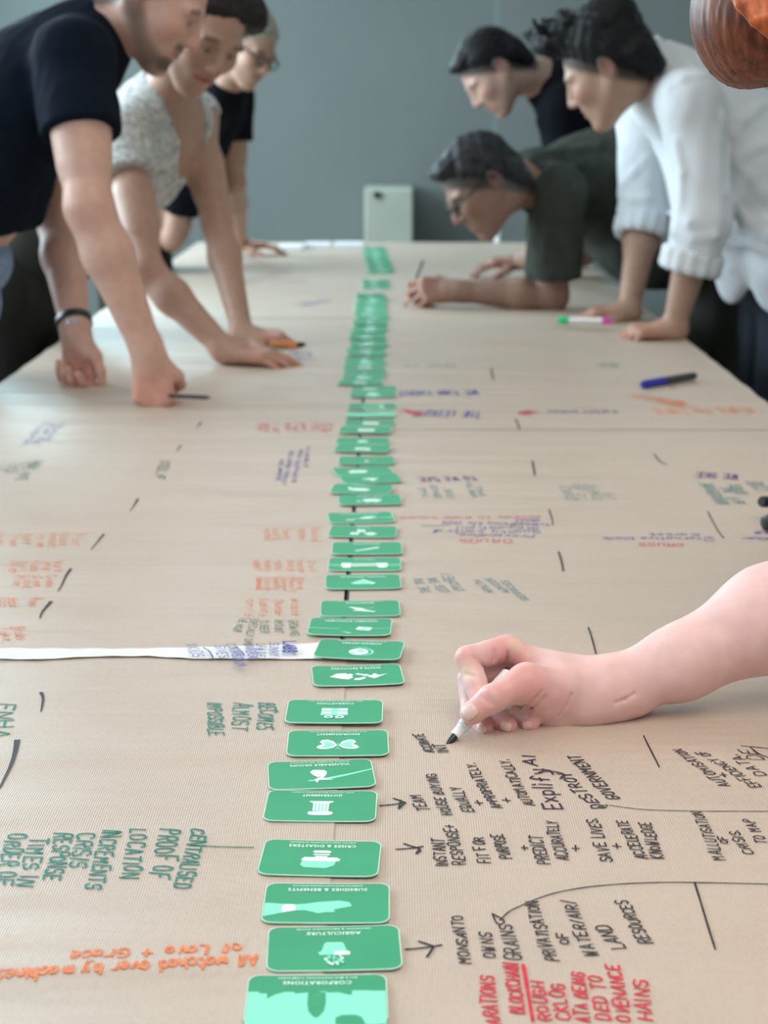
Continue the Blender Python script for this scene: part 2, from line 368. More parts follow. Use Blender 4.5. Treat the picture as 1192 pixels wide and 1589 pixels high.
write([("SAVE LIVES.", (951, 1343), (926, 1275), .0090), ("+", (967, 1324), (965, 1315), .008), ("ACCELERATE", (1005, 1338), (973, 1279), .0085), ("KNOWLEDGE", (1031, 1338), (1008, 1282), .0085)], 'black', .00082)
write([("MALLUTISATION", (1125, 1341), (1089, 1263), .0080), ("OF", (1131, 1316), (1127, 1305), .0065), ("CRISIS.", (1169, 1332), (1145, 1294), .0075), ("TO MAP", (1192, 1316), (1169, 1276), .0080)], 'black', .00075)
lines([[(945, 1252), (975, 1257), (1003, 1260), (1071, 1262), (1196, 1262)], [(928, 1255), (945, 1250), (937, 1259), (928, 1255)]], 'black', .0005, 'thin black drawn line')
lines([[(776, 1432), (790, 1418), (805, 1411), (850, 1392), (900, 1382), (949, 1377), (1010, 1374), (1071, 1374), (1196, 1377)],
       [(764, 1422), (787, 1434), (772, 1441), (764, 1422)]], 'black', .0006, 'long thin black drawn line ending in an arrowhead')
lines([[(999, 1145), (1010, 1170), (1023, 1196)]], 'black', .0006)
lines([[(1078, 1374), (1094, 1425), (1110, 1478)]], 'black', .0007)
write([("AUTOMISATION", (1134, 1223), (1057, 1167), .0085), ("+", (1133, 1211), (1127, 1204), .009), ("EFFICIENCY OF", (1182, 1224), (1091, 1170), .0085), ("DATA.", (1190, 1208), (1143, 1176), .0090)], 'black', .00075, 'slanting black capitals at the right edge')
write([("E", (1176, 1176), (1168, 1168), .012)], 'black', .0007)
write([("D", (1186, 1185), (1178, 1177), .012)], 'black', .0007)
lines([[(1150, 1161), (1170, 1163), (1196, 1166)], [(1164, 1163), (1178, 1176), (1196, 1182)]], 'black', .0006)
write([("ACCURATE", (674, 1173), (656, 1143), .0080), ("INT", (697, 1173), (689, 1160), .0090)], 'black', .0009, 'fresh black capitals under the pen tip')
write([("TEAM", (667, 1263), (652, 1235), .0085), ("HOUSE BUYING", (702, 1271), (676, 1204), .0080), ("EQUALLY", (736, 1265), (716, 1223), .0090), ("+", (754, 1254), (750, 1244), .010), ("APPROPRIATELY.", (780, 1258), (737, 1189), .0080),
       ("+", (797, 1249), (793, 1240), .010), ("AUTOMATICALLY.", (830, 1253), (789, 1184), .0080)], 'black', .00085, 'black capitals beside the column card')
write([("Explify", (872, 1259), (846, 1199), .0140), ("AI", (835, 1194), (829, 1178), .0105)], 'plum', .0011, 'larger plum coloured script')
lines([[(836, 1203), (848, 1201), (863, 1202), (875, 1205), (877, 1209), (869, 1212)]], 'plum', .0008)
write([("DESTROY", (938, 1256), (884, 1203), .0100), ("GOVERNMENT", (964, 1242), (897, 1178), .0100)], 'black', .00095)
# far right notes
write([("DRUGS", (793, 840), (713, 840), .018)], 'red', .0008, 'red word on the right beside the cards')
write([("Provenance,", (830, 833), (708, 831), .017), ("Quality control", (838, 826), (673, 825), .017), ("(Regulation)", (838, 819.5), (708, 819.5), .017),
       ("Transparency life they", (854, 814.5), (688, 812), .015), ("about", (838, 808.5), (800, 808), .013)], 'blue', .0007, 'blue script under the red word')
write([("ACCESS TO MORE DRUGS", (839, 802.5), (621, 803.5), .012)], 'red', .0007)
lines([[(653, 818), (675, 819), (698, 817)], [(673, 830), (680, 825)]], 'blue', .0009)
lines([[(852, 793), (857, 808), (858, 817)]], 'black', .0008); lines([[(867, 859), (872, 874), (874, 890)]], 'black', .0011)
lines([[(913, 977), (920, 1000), (925, 1018)]], 'black', .0008)
write([("DRUGS", (1060, 847), (991, 846), .017)], 'red', .0008)
write([("alternative black", (1106, 836), (934, 837), .015), ("market", (1084, 830.5), (1008, 830), .013)], 'blue', .0008, 'blue script near the right edge')
lines([[(1092, 843), (1109, 843)]], 'blue', .0009)
lines([[(1098, 796), (1110, 820), (1123, 838)]], 'black', .0008); lines([[(1016, 707), (1022, 718), (1034, 725)]], 'black', .0012)
write([("OF", (1196, 838), (1158, 834), .015)], 'blue', .0012)
write([("u", (1200, 828), (1188, 828), .012)], 'blue', .0012)
write([("s", (1182, 828), (1170, 828), .012)], 'blue', .0012)
write([("SERVICES", (821, 935), (787, 904), .008), ("ADVICES", (792, 923), (762, 901), .008), ("HEALTH", (766, 923), (746, 904), .008),
       ("THE TAX", (670, 923), (654, 901), .011), ("LESS TAX", (698, 922), (675, 900), .011), ("(MORE)", (722, 921), (698, 894), .012)], 'seagreen', .0006, 'sea green capitals beside the cards')
write([("THE", (668, 774), (659, 759), .008), ("SERVICE", (686, 776), (676, 756), .008), ("CODE", (706, 776), (697, 761), .008)], 'seagreen', .0007)
write([("WORK FOR", (741, 774), (731, 752), .008), ("SMALL", (754, 772), (745, 757), .008)], 'seagreen', .0007)
write([("SOURCE", (894, 779), (884, 757), .014), ("TO BE", (914, 779), (903, 754), .014), ("OTHERS", (936, 778), (924, 756), .014), ("IN", (958, 778), (950, 768), .014)], 'seagreen', .0007)
write([("PEOPLE", (1116, 768), (1103, 753), .016), ("ALWAYS", (1132, 785), (1117, 769), .016), ("THE", (1142, 768), (1133, 760), .014), ("GIVES", (1160, 770), (1146, 755), .015), ("US IT", (1158, 784), (1144, 774), .015), ("CODE", (1196, 765), (1178, 748), .02)], 'seagreen', .0012)
write([("TO WE SEE", (737, 741), (648, 744), .030)], 'violet', .0016, 'plum script beyond the sea green notes')
write([("WE SEE", (1146, 738), (1080, 735), .034)], 'violet', .0018)
write([("WE CAN TRUST", (740, 608), (616, 610), .045)], 'blue', .0022); write([("THE LEDGER", (748, 642), (646, 640), .050)], 'blue', .0017); write([("WE", (632, 639), (618, 641), .05)], 'red', .0026)
write([("market places", (958, 641), (850, 641), .022)], 'blue', .0016); write([("TO", (840, 643), (822, 640), .035)], 'red', .0030); lines([[(896, 635), (940, 637)]], 'orange', .0016)
write([("MONEY GOES IN", (1075, 632), (1004, 614), .040), ("PEOPLE PAY FOR IT", (1160, 634), (1008, 636), .060), ("MORE", (1062, 624), (1020, 622), .030)], 'orange', .0013, 'coral writing beyond the blue and black pen')
lines([[(1003, 602), (1030, 597), (1048, 606)]], 'blue', .0012)
write([("NEXT", (960, 567), (926, 566), .03)], 'seagreen', .0014); write([("ON IT", (705, 567), (625, 567), .04)], 'seagreen', .0014)
lines([[(612, 536), (700, 537)], [(745, 537), (830, 535)]], 'orange', .0014); lines([[(762, 575), (766, 592)]], 'black', .0016); lines([[(800, 652), (806, 668)], [(826, 718), (830, 738)]], 'black', .0014)

# left hand notes
write([("All watched over by machines", (400, 1489), (-4, 1514), .0135), ("of Love + Grace", (374, 1471), (112, 1485), .0125)], 'orange', .0012, 'orange sentence along the near left')
write([("CENTRALISED", (299, 1293), (270, 1384), .0115), ("PROOF OF", (248, 1293), (234, 1368), .0150), ("LOCATION", (204, 1293), (187, 1369), .0120), ("INCREMENTS", (160, 1295), (133, 1385), .0120),
       ("CRISIS", (122, 1299), (106, 1351), .0130), ("RESPONSE", (88, 1299), (68, 1371), .0125), ("TIMES IN", (46, 1306), (27, 1380), .0125), ("ORDER OF", (13, 1300), (-8, 1379), .0130)], 'teal', .0011, 'teal capitals in columns')
lines([[(292, 1317), (340, 1320), (393, 1321)]], 'teal', .0006)
write([("BECOMES", (404, 1095), (399, 1138), .0150), ("ALMOST", (364, 1095), (359, 1139), .0150), ("IMPOSSIBLE", (322, 1095), (324, 1148), .0130)], 'teal', .0010, 'teal capitals beside the gift card')
write([("ENHA", (-3, 1097), (-12, 1150), .016)], 'teal', .0012)
write([("LABS", (441, 1006), (440, 1024), .012, .0015), ("SUNNY", (418, 1008), (419, 1030), .0095), ("LAW OF", (398, 1010), (399, 1031), .0095), ("UNIVERSAL", (380, 1011), (388, 1036), .0095),
       ("CONTRIBUTION", (352, 1010), (368, 1047), .0095), ("GIVES", (333, 1013), (342, 1034), .0095), ("XKIDS", (286, 1010), (300, 1033), .012)], 'blue', .0006, 'blue capitals on the white tape', on=TAPE)
lines([[(316, 1016), (326, 1022), (331, 1034)], [(366, 1015), (376, 1022), (379, 1030)]], 'blue', .0008, on=TAPE)
write([("GROWING", (448, 966), (451, 991), .0085), ("AMOUNT", (426, 966), (427, 987), .0085), ("TO BEER", (403, 966), (405, 987), .0085), ("ESPECIALLY DRINK", (390, 964), (376, 1009), .0085), ("THE HOUR", (374, 962), (361, 985), .0085)], 'darkgreen', .00045, 'dark green capitals above the white tape')
def columns(words, xs, y0, y1, hgt, color, w, slant=0, label=None):
    write([(wd, (x - 4, y0), (x - 4 + slant, y1 + RNG.normal(0, 1.2)), hgt * .78) for wd, x in zip(words, xs)], color, w, label)
columns(["Social", "systems", "Family", "safe", "market"], [487, 468, 443, 427, 414], 823, 841, .012, 'orange', .0005, 1, 'orange script columns, top row')
lines([[(482, 821), (502, 822)], [(482, 843), (502, 843)]], 'orange', .0006)
columns(["Civil", "human", "duty", "rights", "Poverty", "support"], [483, 466, 451, 431, 414, 398], 872, 890, .011, 'orange', .0005, 1)
columns(["Some", "Remit", "Human", "Equality", "Voice", "Common bank"], [466, 453, 441, 429, 415, 402], 899, 918, .010, 'orange', .0005, 0)
columns(["Waste", "Thunder", "Safety", "only"], [455, 430, 407, 386], 931, 958, .012, 'orange', .0005, 2)
columns(["to do", "Tree", "Sale", "me", "Market", "Stone", "For"], [-2, 21, 41, 62, 80, 97, 117], 831, 849, .014, 'orange', .0005, -1, 'orange script columns at the left edge')
columns(["Re", "Skill", "Made", "the", "Work"], [17, 33, 51, 69, 87], 874, 891, .014, 'orange', .0005, 1)
columns(["Plan", "Ease", "See", "Cream"], [25, 41, 56, 76], 896, 913, .014, 'orange', .0005, -1)
columns(["Go", "Has", "Rem"], [2, 18, 50], 930, 945, .014, 'orange', .0006, 0)
columns(["Take", "Risks"], [3, 24], 977, 996, .014, 'orange', .0006, 6)
lines([[(125, 831), (141, 830)], [(92, 874), (103, 872)], [(56, 930), (68, 931)]], 'orange', .0007)
for pl, w in (([(161, 832), (152, 843), (141, 855)], .0011), ([(110, 887), (102, 897), (97, 909), (90, 920)], .0015), ([(79, 936), (70, 947), (65, 954), (62, 964)], .0017), ([(64, 1079), (68, 1088), (64, 1110)], .0016),
              ([(27, 1155), (24, 1172), (18, 1190), (0, 1228)], .0022), ([(214, 777), (201, 796)], .0012), ([(312, 657), (305, 667)], .0012), ([(281, 694), (274, 704)], .0010)):
    lines([pl], 'black', w, taper=True)
write([("INVISIBLE", (476, 694), (471, 727), .006), ("FROM ELEPHANTS", (464, 700), (452, 751), .006), ("DELIVERED MONDAY", (450, 703), (437, 754), .006), ("THE SPREAD", (434, 714), (429, 748), .006)], 'blue', .0008, 'navy script columns left of the cards')
columns(['the', 'same', 'is', 'letter', 'red', 'pens', 'in', 'town', 'we', 'to'], [404, 414, 429, 447, 459, 471, 483, 493, 503, 512], 658, 671, .014, 'red', .0009, 0)
write([("STEEL", (250, 717), (243, 735), .014), ("IF", (243, 738), (241, 746), .012)], 'darkgreen', .0012)
write([("FOUNDATION", (64, 659), (33, 693), .010), ("OF ANY WORD", (77, 659), (50, 692), .010), ("MEANING", (90, 659), (67, 686), .010)], 'blue', .0009)
write([("TO", (2, 722), (-4, 732), .014), ("THIS", (20, 720), (10, 736), .016), ("CARE HOME", (42, 718), (24, 748), .016), ("FACT", (52, 717), (44, 728), .014)], 'darkgreen', .0009)
write([("any name", (496, 467), (455, 476), .07)], 'blue', .0012); write([("far", (487, 560), (478, 545), .06)], 'blue', .0022)
write([("some hope", (430, 420), (360, 440), .10)], 'black', .0014)
lines([[(535, 386), (420, 434), (480, 440)][1:], [(505, 415), (540, 412)], [(400, 396), (470, 399), (530, 405)]], 'black', .002)
write([("money", (330, 400), (270, 405), .10)], 'red', .0014)
lines([[(625, 480), (690, 481)]], 'orange', .002)

# ---------------------------------------------------------------- cards
CW, CH, CT = .088, .0590, .0009
def rrect(w, h, r, n=6):
    out = []
    for cx, cy, a0 in ((w / 2 - r, h / 2 - r, 0), (-w / 2 + r, h / 2 - r, 90), (-w / 2 + r, -h / 2 + r, 180), (w / 2 - r, -h / 2 + r, 270)):
        for i in range(n + 1):
            a = math.radians(a0 + 90 * i / n); out.append((cx + r * math.cos(a), cy + r * math.sin(a)))
    return out
def card_curl(x, y, k): return k * ((x / .044) ** 2 * .55 + (y / .0315) ** 2 * .45)
def poly_fill(bm, pts, z, mi, curl):
    vs = [bm.verts.new((x, y, z)) for x, y in pts]
    f = bm.faces.new(vs); f.material_index = mi
    if f.calc_area() and f.normal.z < 0: f.normal_flip()
    bmesh.ops.triangulate(bm, faces=[f])
    return vs
def cut_grid(bm):
    for k in range(-3, 4):
        bmesh.ops.bisect_plane(bm, geom=bm.verts[:] + bm.edges[:] + bm.faces[:], plane_co=(k * .0125, 0, 0), plane_no=(1, 0, 0))
    for k in (-1, 0, 1):
        bmesh.ops.bisect_plane(bm, geom=bm.verts[:] + bm.edges[:] + bm.faces[:], plane_co=(0, k * .018, 0), plane_no=(0, 1, 0))
def bend(bm, k):
    for v in bm.verts: v.co.z += card_curl(v.co.x, v.co.y, k)
def ngon(cx, cy, rx, ry=None, n=16, a0=0):
    ry = ry or rx
    return [(cx + rx * math.cos(a0 + 2 * math.pi * i / n), cy + ry * math.sin(a0 + 2 * math.pi * i / n)) for i in range(n)]
def bar(x0, y0, x1, y1, w):
    d = Vector((x1 - x0, y1 - y0)).normalized(); n = Vector((-d.y, d.x)) * w / 2
    return [(x0 + n.x, y0 + n.y), (x0 - n.x, y0 - n.y), (x1 - n.x, y1 - n.y), (x1 + n.x, y1 + n.y)]
def R(x0, y0, x1, y1): return [(x0, y0), (x1, y0), (x1, y1), (x0, y1)]
def mirror(p): return [(-x, y) for x, y in p][::-1]
# emblem shapes in millimetres, seen upright by the far reader: (material 0 mint, 1 white, 2 mid green, 3 card green; outline)
def E_corp():
    sky = [(-44, 31), (-44, -9), (-38, -9), (-38, -6), (-30, -6), (-30, -10), (-22, -10), (-22, -5), (-20, -5), (-20, -2), (-14, -2), (-14, -8), (-6, -8), (-6, -9.5), (-3, -9.5), (-3, -8), (0, -8), (7, -8), (7, -7), (14, -7), (14, -9),
           (20, -9), (20, -6), (26, -6), (26, -1), (31, -1), (31, -7), (36, -7), (36, -9), (44, -9), (44, 31)]
    sky = [(max(-43, min(43, x)), max(-30, min(30.5, y))) for x, y in sky]
    tower = [(-5.5, -8.5), (5.5, -8.5), (5.8, 4), (4.8, 14), (2, 20), (0, 22), (-2, 20), (-4.8, 14), (-5.8, 4)]
    dome = [(-30, 30), (-12, 30), (-12, 22), (-16, 19), (-24, 19), (-28, 22)]
    return [(0, sky), (3, tower)] + [(2, bar(-3.5, y, 3.5, y + 3, .6)) for y in (-6, -2, 2, 6)] + [(3, dome)]
def E_agri():
    o = [(0, [(-8.5, 2), (8.5, 2), (6.5, -9), (5, -11), (-5, -11), (-6.5, -9)]), (1, [(-10, 6), (0, 6), (0, 1), (-9.5, 1), (-10.5, 3)]), (0, [(0, 6), (9.5, 6), (10.5, 3), (9, 1), (0, 1)])]
    o += [(0, bar(0, 5, .5, 18, .8)), (0, bar(0, 9, -3.5, 13, .7)), (0, bar(0, 9, 4, 12, .7))]
    for i, (x, y) in enumerate([(-4, 8), (-5, 11), (-3.5, 14), (-1.5, 16.5), (3.5, 9), (5.5, 12), (4.5, 15), (1.5, 19), (-2, 19.5), (3.2, 17.5), (-5.2, 16.5)]): o.append((1 if i % 2 else 0, ngon(x, y, 1.3, 1.6, 8)))
    return o
def E_subs():
    arm = [(43, 14), (43, -1), (30, 0), (22, .5), (14, -.5), (6, -2.5), (-4, -3.5), (-9, -4), (-12, -3.4), (-15, -2.6), (-17, -1.2), (-16.5, 0), (-18, 1), (-17, 2.2), (-14, 3.2), (-10, 4.2), (-5, 6), (-6.5, 8), (-4, 8.6), (0, 8.6), (5, 10), (10, 8), (15, 6.5), (22, 7), (30, 9.5)]
    wide = lambda q: [(x, (y - 3) * 1.35 + 3) for x, y in q]
    return [(0, wide(arm)), (1, wide([(29, .2), (22, .4), (21, 5), (22, 7.2), (30, 9.2), (31, 4)]))]
def E_cris():
    return [(1, [(-14, 2), (13, 2), (14, 0), (12, -4), (-12, -4), (-15, -1)]), (0, [(-12, 2), (13, 2), (14, 9), (11, 13), (-5, 14), (-11, 9)]), (1, [(-7, -7.5), (6, -7.5), (5, -9.5), (-6, -9.5)]), (1, [(-5, -4), (4, -4), (4, -6), (-5, -6)]),
            (1, [(-7, -11), (5, -11), (6.5, -13), (5, -15), (-6, -15), (-7.5, -13)])]
def E_gov():
    o = [(1, R(-9.5, -12, 9.5, -10)), (1, [(-8, -10), (8, -10), (6.5, -7), (-6.5, -7)]), (1, [(-9, 14), (-10, 12), (-9, 8), (9, 8), (10, 12), (9, 14), (6, 15), (-6, 15)])]
    o += [(1 if k % 2 == 0 else 0, R(-6.3 + 1.4 * k, -7, -4.9 + 1.4 * k, 8)) for k in range(9)]
    return o
def E_vuln():
    br = [(-43, -11), (-43, -9), (-20, 2), (-6, 8), (10, 11), (12, 9.5), (-2, 5), (-18, -1)]
    return [(0, br), (1, [(-3, -12), (6, -13), (9, -9), (7, -3), (2, 4), (-2, 4), (-5, -4), (-5, -9)]), (1, [(2, 3), (-10, 9), (-3, 9), (2, 8), (4, 15), (6, 8), (1, 2)]), (3, ngon(1.5, 3, 1, .9, 8))]
def E_env():
    w1 = [(0.8, 1), (4, -7), (9, -11), (14, -10), (16, -5), (13, 0), (17, 3), (18.5, 8), (15, 11), (9, 11), (4, 8), (1, 3)]
    w2 = [(2, 1.5), (5, -3), (11, -7), (14, -5), (11, 0), (13, 4), (16, 7), (10, 9), (5, 6)]
    return [(1, w1), (1, mirror(w1)), (0, w2), (0, mirror(w2)), (2, ngon(0, 2, .9, 7, 10)), (1, bar(0, 8, -2, 12, .4)), (1, bar(0, 8, 2, 12, .4))]
def E_gift():
    def ring(cx, s):
        o = ngon(cx, 12, 4.4, 3.6, 16); i = ngon(cx, 12, 2.2, 1.8, 16); return [(1, o), (3, i)]
    o = [(1, R(-12, -11, -3, -6)), (0, R(-3, -11, 3, -6)), (1, R(3, -11, 12, -6)), (0, R(-12, -5.5, -3, -2)), (1, R(-12, -1.5, -3, 3)), (0, R(-3, -5.5, 3, 3)), (0, R(3, -5.5, 12, -2)), (1, R(3, -1.5, 12, 3)), (0, R(-12.5, 3.4, 12.5, 8))]
    return o + ring(-5, -1) + ring(5, 1)
def E_waste():
    a = [(-30, -6), (-21, -2), (-17, -8), (-14, -2), (-6, -6), (-12, 3), (-16, 7), (-20, 3)]
    b = [(7, -2), (11, -10), (20, -9), (27, 0), (17, -1), (16, 6), (9, 8), (11, 2), (6, 4)]
    o = [(1, a), (1, b)]
    for k in range(3):
        t = 2 * math.pi * k / 3 + .5; c, s = math.cos(t), math.sin(t)
        o.append((1, [(x * c - y * s, x * s * .95 + y * c * .95) for x, y in [(-5, 5), (4, 5), (4, 3), (9, 7), (4, 11), (4, 8.5), (-5, 8.5)]]))
    return o
def E_glob():
    return [(0, ngon(-3, 3, 12.5, 12, 22)), (3, ngon(-2, 3, 11, 11, 22)), (1, ngon(0, 3, 10, 10, 22)), (0, [(-7, 0), (-2, -4), (3, -2), (1, 3), (-4, 5)]), (0, [(3, 5), (7, 3), (7, 8), (3, 9)]), (0, R(-8, -11.5, 8, -10.5)), (0, bar(0, -8, 0, -11, 1))]
def E_info():
    return [(2, [(43, 0), (43, 5), (10, 4), (10, 1)]), (2, [(-43, 0), (-43, 3), (-20, 3), (-20, 1)]), (1, [(-24, -1), (-9, -5), (-6, 5), (-21, 9)]), (0, ngon(-15, 2, 3, 3, 12)), (0, [(4, 12), (-3, 18), (0, 20), (8, 16)]), (2, [(2, 14), (10, 10), (6, 18)])]
def E_migr():
    return [(1, [(14, -10), (12, -8), (4, 2), (9, 6), (3, 6), (-2, 7), (-16, 11), (-17, 9), (-5, 2), (-2, -2), (-6, -3), (2, -1)]), (2, [(-2, -1), (-14, -8), (-16, -6), (-6, 1)])]
def E_natu(): return [(0, [(0, -14), (-15, 2), (-11, 7), (11, 7), (15, 2)]), (1, [(0, -14), (-3, -2), (-15, 2), (-11, 7), (-4, 1)]), (1, [(2, -6), (6, 1), (12, 3), (4, 4)])]
def E_pipe():
    o = [(2, R(-43.5, -4, 43.5, 8)), (1, [(28, -8), (16, -8), (16, 8), (18, 14), (25, 14), (28, 8)]), (1, [(-28, -8), (-15, -8), (-15, 8), (-18, 14), (-24, 14), (-28, 8)])]
    return o + [(1, bar(14.5 - 2.4 * k, -7, 13.5 - 2.4 * k, 9, 1.2)) for k in range(13)]
def E_rule(): return [(1, [(13, 12), (16, 9), (-13, -9), (-17, -5)]), (0, bar(13.5, 11.5, -15, -5.6, 1))]
def E_trad():
    return [(1, [(-2, -12), (9, -12), (7, -1), (-4, -1)]), (1, [(4, 3), (15, 3), (16, 14), (5, 14)]), (1, [(-11, 0), (-1, 9), (-11, 18), (-20, 9)]), (0, ngon(2, -6, 2, 2, 6)), (0, ngon(10, 8, 2, 2, 6)), (0, ngon(-11, 9, 2, 2, 6))]
def E_spor(): return [(2, [(-43, -6), (-10, -1), (-43, 6)]), (1, [(4, 2), (-4, -6), (-16, -8), (-22, -3), (-10, 3)]), (0, bar(4, 0, 10, 7, 2)), (1, [(8, 6), (20, 7), (22, 11), (12, 12)])]
def E_pig(): return [(1, ngon(-3, 0, 14, 8, 18)), (1, bar(-8, 5, -9, 12, 3)), (1, bar(4, 5, 5, 12, 3)), (1, ngon(16, 6, 4, 3, 8))]
def E_swan(): return [(1, [(-14, -2), (0, -8), (14, -6), (18, 2), (10, 8), (-8, 8)]), (1, [(14, 2), (17, -12), (22, -14), (20, -9), (18, 4)])]
def E_leaf(): return [(1, [(-14, -4), (0, -8), (14, -5), (8, 0), (2, 4), (-2, 12), (-5, 4)])]
def E_ring(): return [(1, ngon(8, 0, 15, 10, 20)), (0, ngon(8, -1, 7, 5, 14))]
def E_dot(): return [(1, ngon(0, 2, 4, 5, 10)), (2, [(-6, 2), (-14, -6), (-16, 4)])]
def E_bar(): return [(1, R(-13, -6, 12, 8)), (0, R(-13, 9, -6, 13)), (0, R(5, 9, 12, 13))]
def E_dash(): return [(1, R(-8, -6, 8, 6)), (0, R(-2, 6, 8, 10))]
def E_slab(): return [(1, R(-16, -10, 12, 9))]
def E_wave(): return [(0, [(-43, -16), (-20, -20), (0, -16), (20, -12), (43, -16), (43, 12), (20, 16), (0, 12), (-20, 8), (-43, 12)]), (2, R(-43, 16, 43, 20))]
def E_panel(): return [(2, R(-22, -24, 20, 26)), (0, [(-20, -20), (-12, -24), (-14, 20), (-24, 26)])]
def E_fan(): return [(0, [(-6, -20), (8, -20), (16, 10), (-2, 26), (-18, 8)]), (1, ngon(2, -12, 8, 8, 12))]
def E_blob(): return [(0, ngon(2, 0, 17, 16, 16)), (1, ngon(6, -8, 8, 10, 12))]

def text_mesh(txt, w, h, cap):
    cu = bpy.data.curves.new('t', 'FONT'); cu.body = txt; cu.align_x = 'CENTER'; cu.align_y = 'CENTER'; cu.offset = .018 if cap else .004; cu.resolution_u = 2
    cu.space_character = 1.12
    o = bpy.data.objects.new('t', cu); COL.objects.link(o); bpy.context.view_layer.update()
    me = bpy.data.meshes.new_from_object(o.evaluated_get(bpy.context.evaluated_depsgraph_get()))
    bpy.data.objects.remove(o); bpy.data.curves.remove(cu)
    n = len(me.vertices); a = np.empty(n * 3, 'f'); me.vertices.foreach_get('co', a); a = a.reshape(-1, 3)
    s = (a.max(0) - a.min(0)); a -= (a.max(0) + a.min(0)) / 2
    a[:, 0] *= w / s[0]; a[:, 1] *= h / s[1]
    me.vertices.foreach_set('co', a.ravel()); return me
PR = [M['mint'], M['print_white'], M['mint_mid'], M['card']]
def card(lx, ly, rx, ry, emblem, title, sub, label, rot=None, lift=0.0, curl=.0009, tw=.55):
    a = T(lx, ly); b = T(rx, ry); c = (a + b) / 2
    ang = math.atan2(b[1] - a[1], b[0] - a[0]) if rot is None else math.radians(rot)
    bm = bmesh.new()
    out = rrect(CW, CH, .0085)
    top = [bm.verts.new((x, y, 0)) for x, y in out]; bm.faces.new(top)
    r = bmesh.ops.extrude_face_region(bm, geom=bm.faces[:])
    for v in r['geom']:
        if isinstance(v, bmesh.types.BMVert): v.co.z = CT
    bm.normal_update()
    for f in bm.faces: f.material_index = 0 if f.normal.z > .5 else 1
    bmesh.ops.recalc_face_normals(bm, faces=bm.faces[:])
    tops = [f for f in bm.faces if f.normal.z > .5]
    bmesh.ops.inset_individual(bm, faces=tops, thickness=.0006)
    for f in bm.faces: f.material_index = 0 if f in tops else 1
    cut_grid(bm); bend(bm, curl)
    o = link('illustrated_card', bm_mesh(bm, 'illustrated_card'), [M['card'], M['card_edge']])
    z = float(max(paper_z(c[0] + q, c[1]) for q in (-.03, 0, .03))) + .0013 + lift
    o.location = (c[0], c[1], z); o.rotation_euler.z = ang + math.pi
    tag(o, label, 'card', 'green illustrated cards in the centre row')
    if emblem:
        bm = bmesh.new()
        for i, (mi, pts) in enumerate(emblem()):
            k = .001
            poly_fill(bm, [(x * k, (y * k + .003) if emblem is not E_corp else y * k) for x, y in pts], CT + .00012 + .00004 * i, mi, curl)
        cut_grid(bm); bend(bm, curl)
        e = link('emblem', bm_mesh(bm, 'emblem'), PR, parent=o); e['label'] = 'pale mint and white picture'
    for txt, yy, w, h, big in ((title, -.0195, tw * .07, .0042, 1), (sub, -.0253, .050, .0021, 0)):
        if not txt: continue
        me = text_mesh(txt, min(w, .075), h, big)
        n = len(me.vertices); q = np.empty(n * 3, 'f'); me.vertices.foreach_get('co', q); q = q.reshape(-1, 3)
        q[:, 1] += yy; q[:, 2] = CT + .00030 + card_curl(q[:, 0], q[:, 1], curl); me.vertices.foreach_set('co', q.ravel())
        link('title' if big else 'subtitle', me, M['print_white'], parent=o)
    return o
card(383, 1562, 600, 1560, E_corp, 'CORPORATIONS', 'BIG & MULTINATIONAL COMPANIES', 'green card with a mint city skyline, nearest of the row', tw=.62)
card(416, 1483, 621, 1479, E_agri, 'AGRICULTURE', 'GROWING & PROVIDING FOOD', 'green card with a plant in a pot', tw=.52)
card(409, 1409, 605, 1409.5, E_subs, 'SUBSIDIES & BENEFITS', 'SUPPORTING PEOPLE & ENCOURAGING BEHAVIOUR', 'green card with a pale outstretched arm and hand', tw=.80)
card(405, 1337, 590, 1341, E_cris, 'CRISES & DISASTERS', 'AVERTING CRISES & RESPONDING TO DISASTERS', 'green card with a pale ship, between the column card and the arm card', tw=.72)
card(412, 1259, 585, 1260.5, E_gov, 'GOVERNMENT', 'EXPERT INDUSTRIES, SERVICES & PUBLIC INTERESTS', 'green card with a white classical column', tw=.46)
card(417, 1210, 579, 1204.5, E_vuln, 'VULNERABLE GROUPS', 'PEOPLE IN NEED OF SUPPORT', 'green card with a white bud on a mint branch', tw=.72)
card(447, 1162, 602, 1161, E_env, 'ENVIRONMENT', 'RAIN, WEATHER & NATURAL CONDITIONS', 'green card with a white butterfly', tw=.54)
card(444, 1114, 595, 1114.5, E_gift, 'CORRUPTION', 'HOW TO IDENTIFY & TACKLE CORRUPTION', 'green card with a wrapped gift box and bow', lift=.0022, tw=.48)
card(485, 1057, 624, 1053, E_waste, 'WASTE & RECYCLING', 'REUSING WHAT WE THROW AWAY', 'green card with three white shapes, a round arrow loop in the middle', tw=.70, curl=.0016)
card(492, 1016, 624, 1020.5, E_glob, 'FOREIGN AFFAIRS', 'HOW WE RELATE TO OTHER COUNTRIES', 'green card with a white globe, touching the white tape', lift=.0030, tw=.58, curl=.0018)
card(480, 980, 607, 981.5, E_info, 'INFORMAL ECONOMIES', 'WORK OUTSIDE THE LAW & THE STATE', 'green card with a tilted white banknote', tw=.80, curl=.0018)
card(498, 949, 620, 948, E_migr, 'MIGRATION', 'PEOPLE MOVING FROM PLACE TO PLACE', 'green card with a white bird in flight', tw=.44)
card(505, 909, 622, 908, E_natu, 'NATURAL RESOURCES', '', 'green card with a pale faceted rock', tw=.75)
card(510, 881, 622, 881, E_pipe, 'FOR E.I.O', '', 'green card with a ribbed white hose across a mint stripe', tw=.34)
card(515, 855.5, 624, 855, E_rule, 'REGULATION', '', 'green card with a white slanting ruler', tw=.48)
card(511, 829.5, 616, 831, E_trad, 'TRADE', '', 'green card with three white squares', tw=.26)
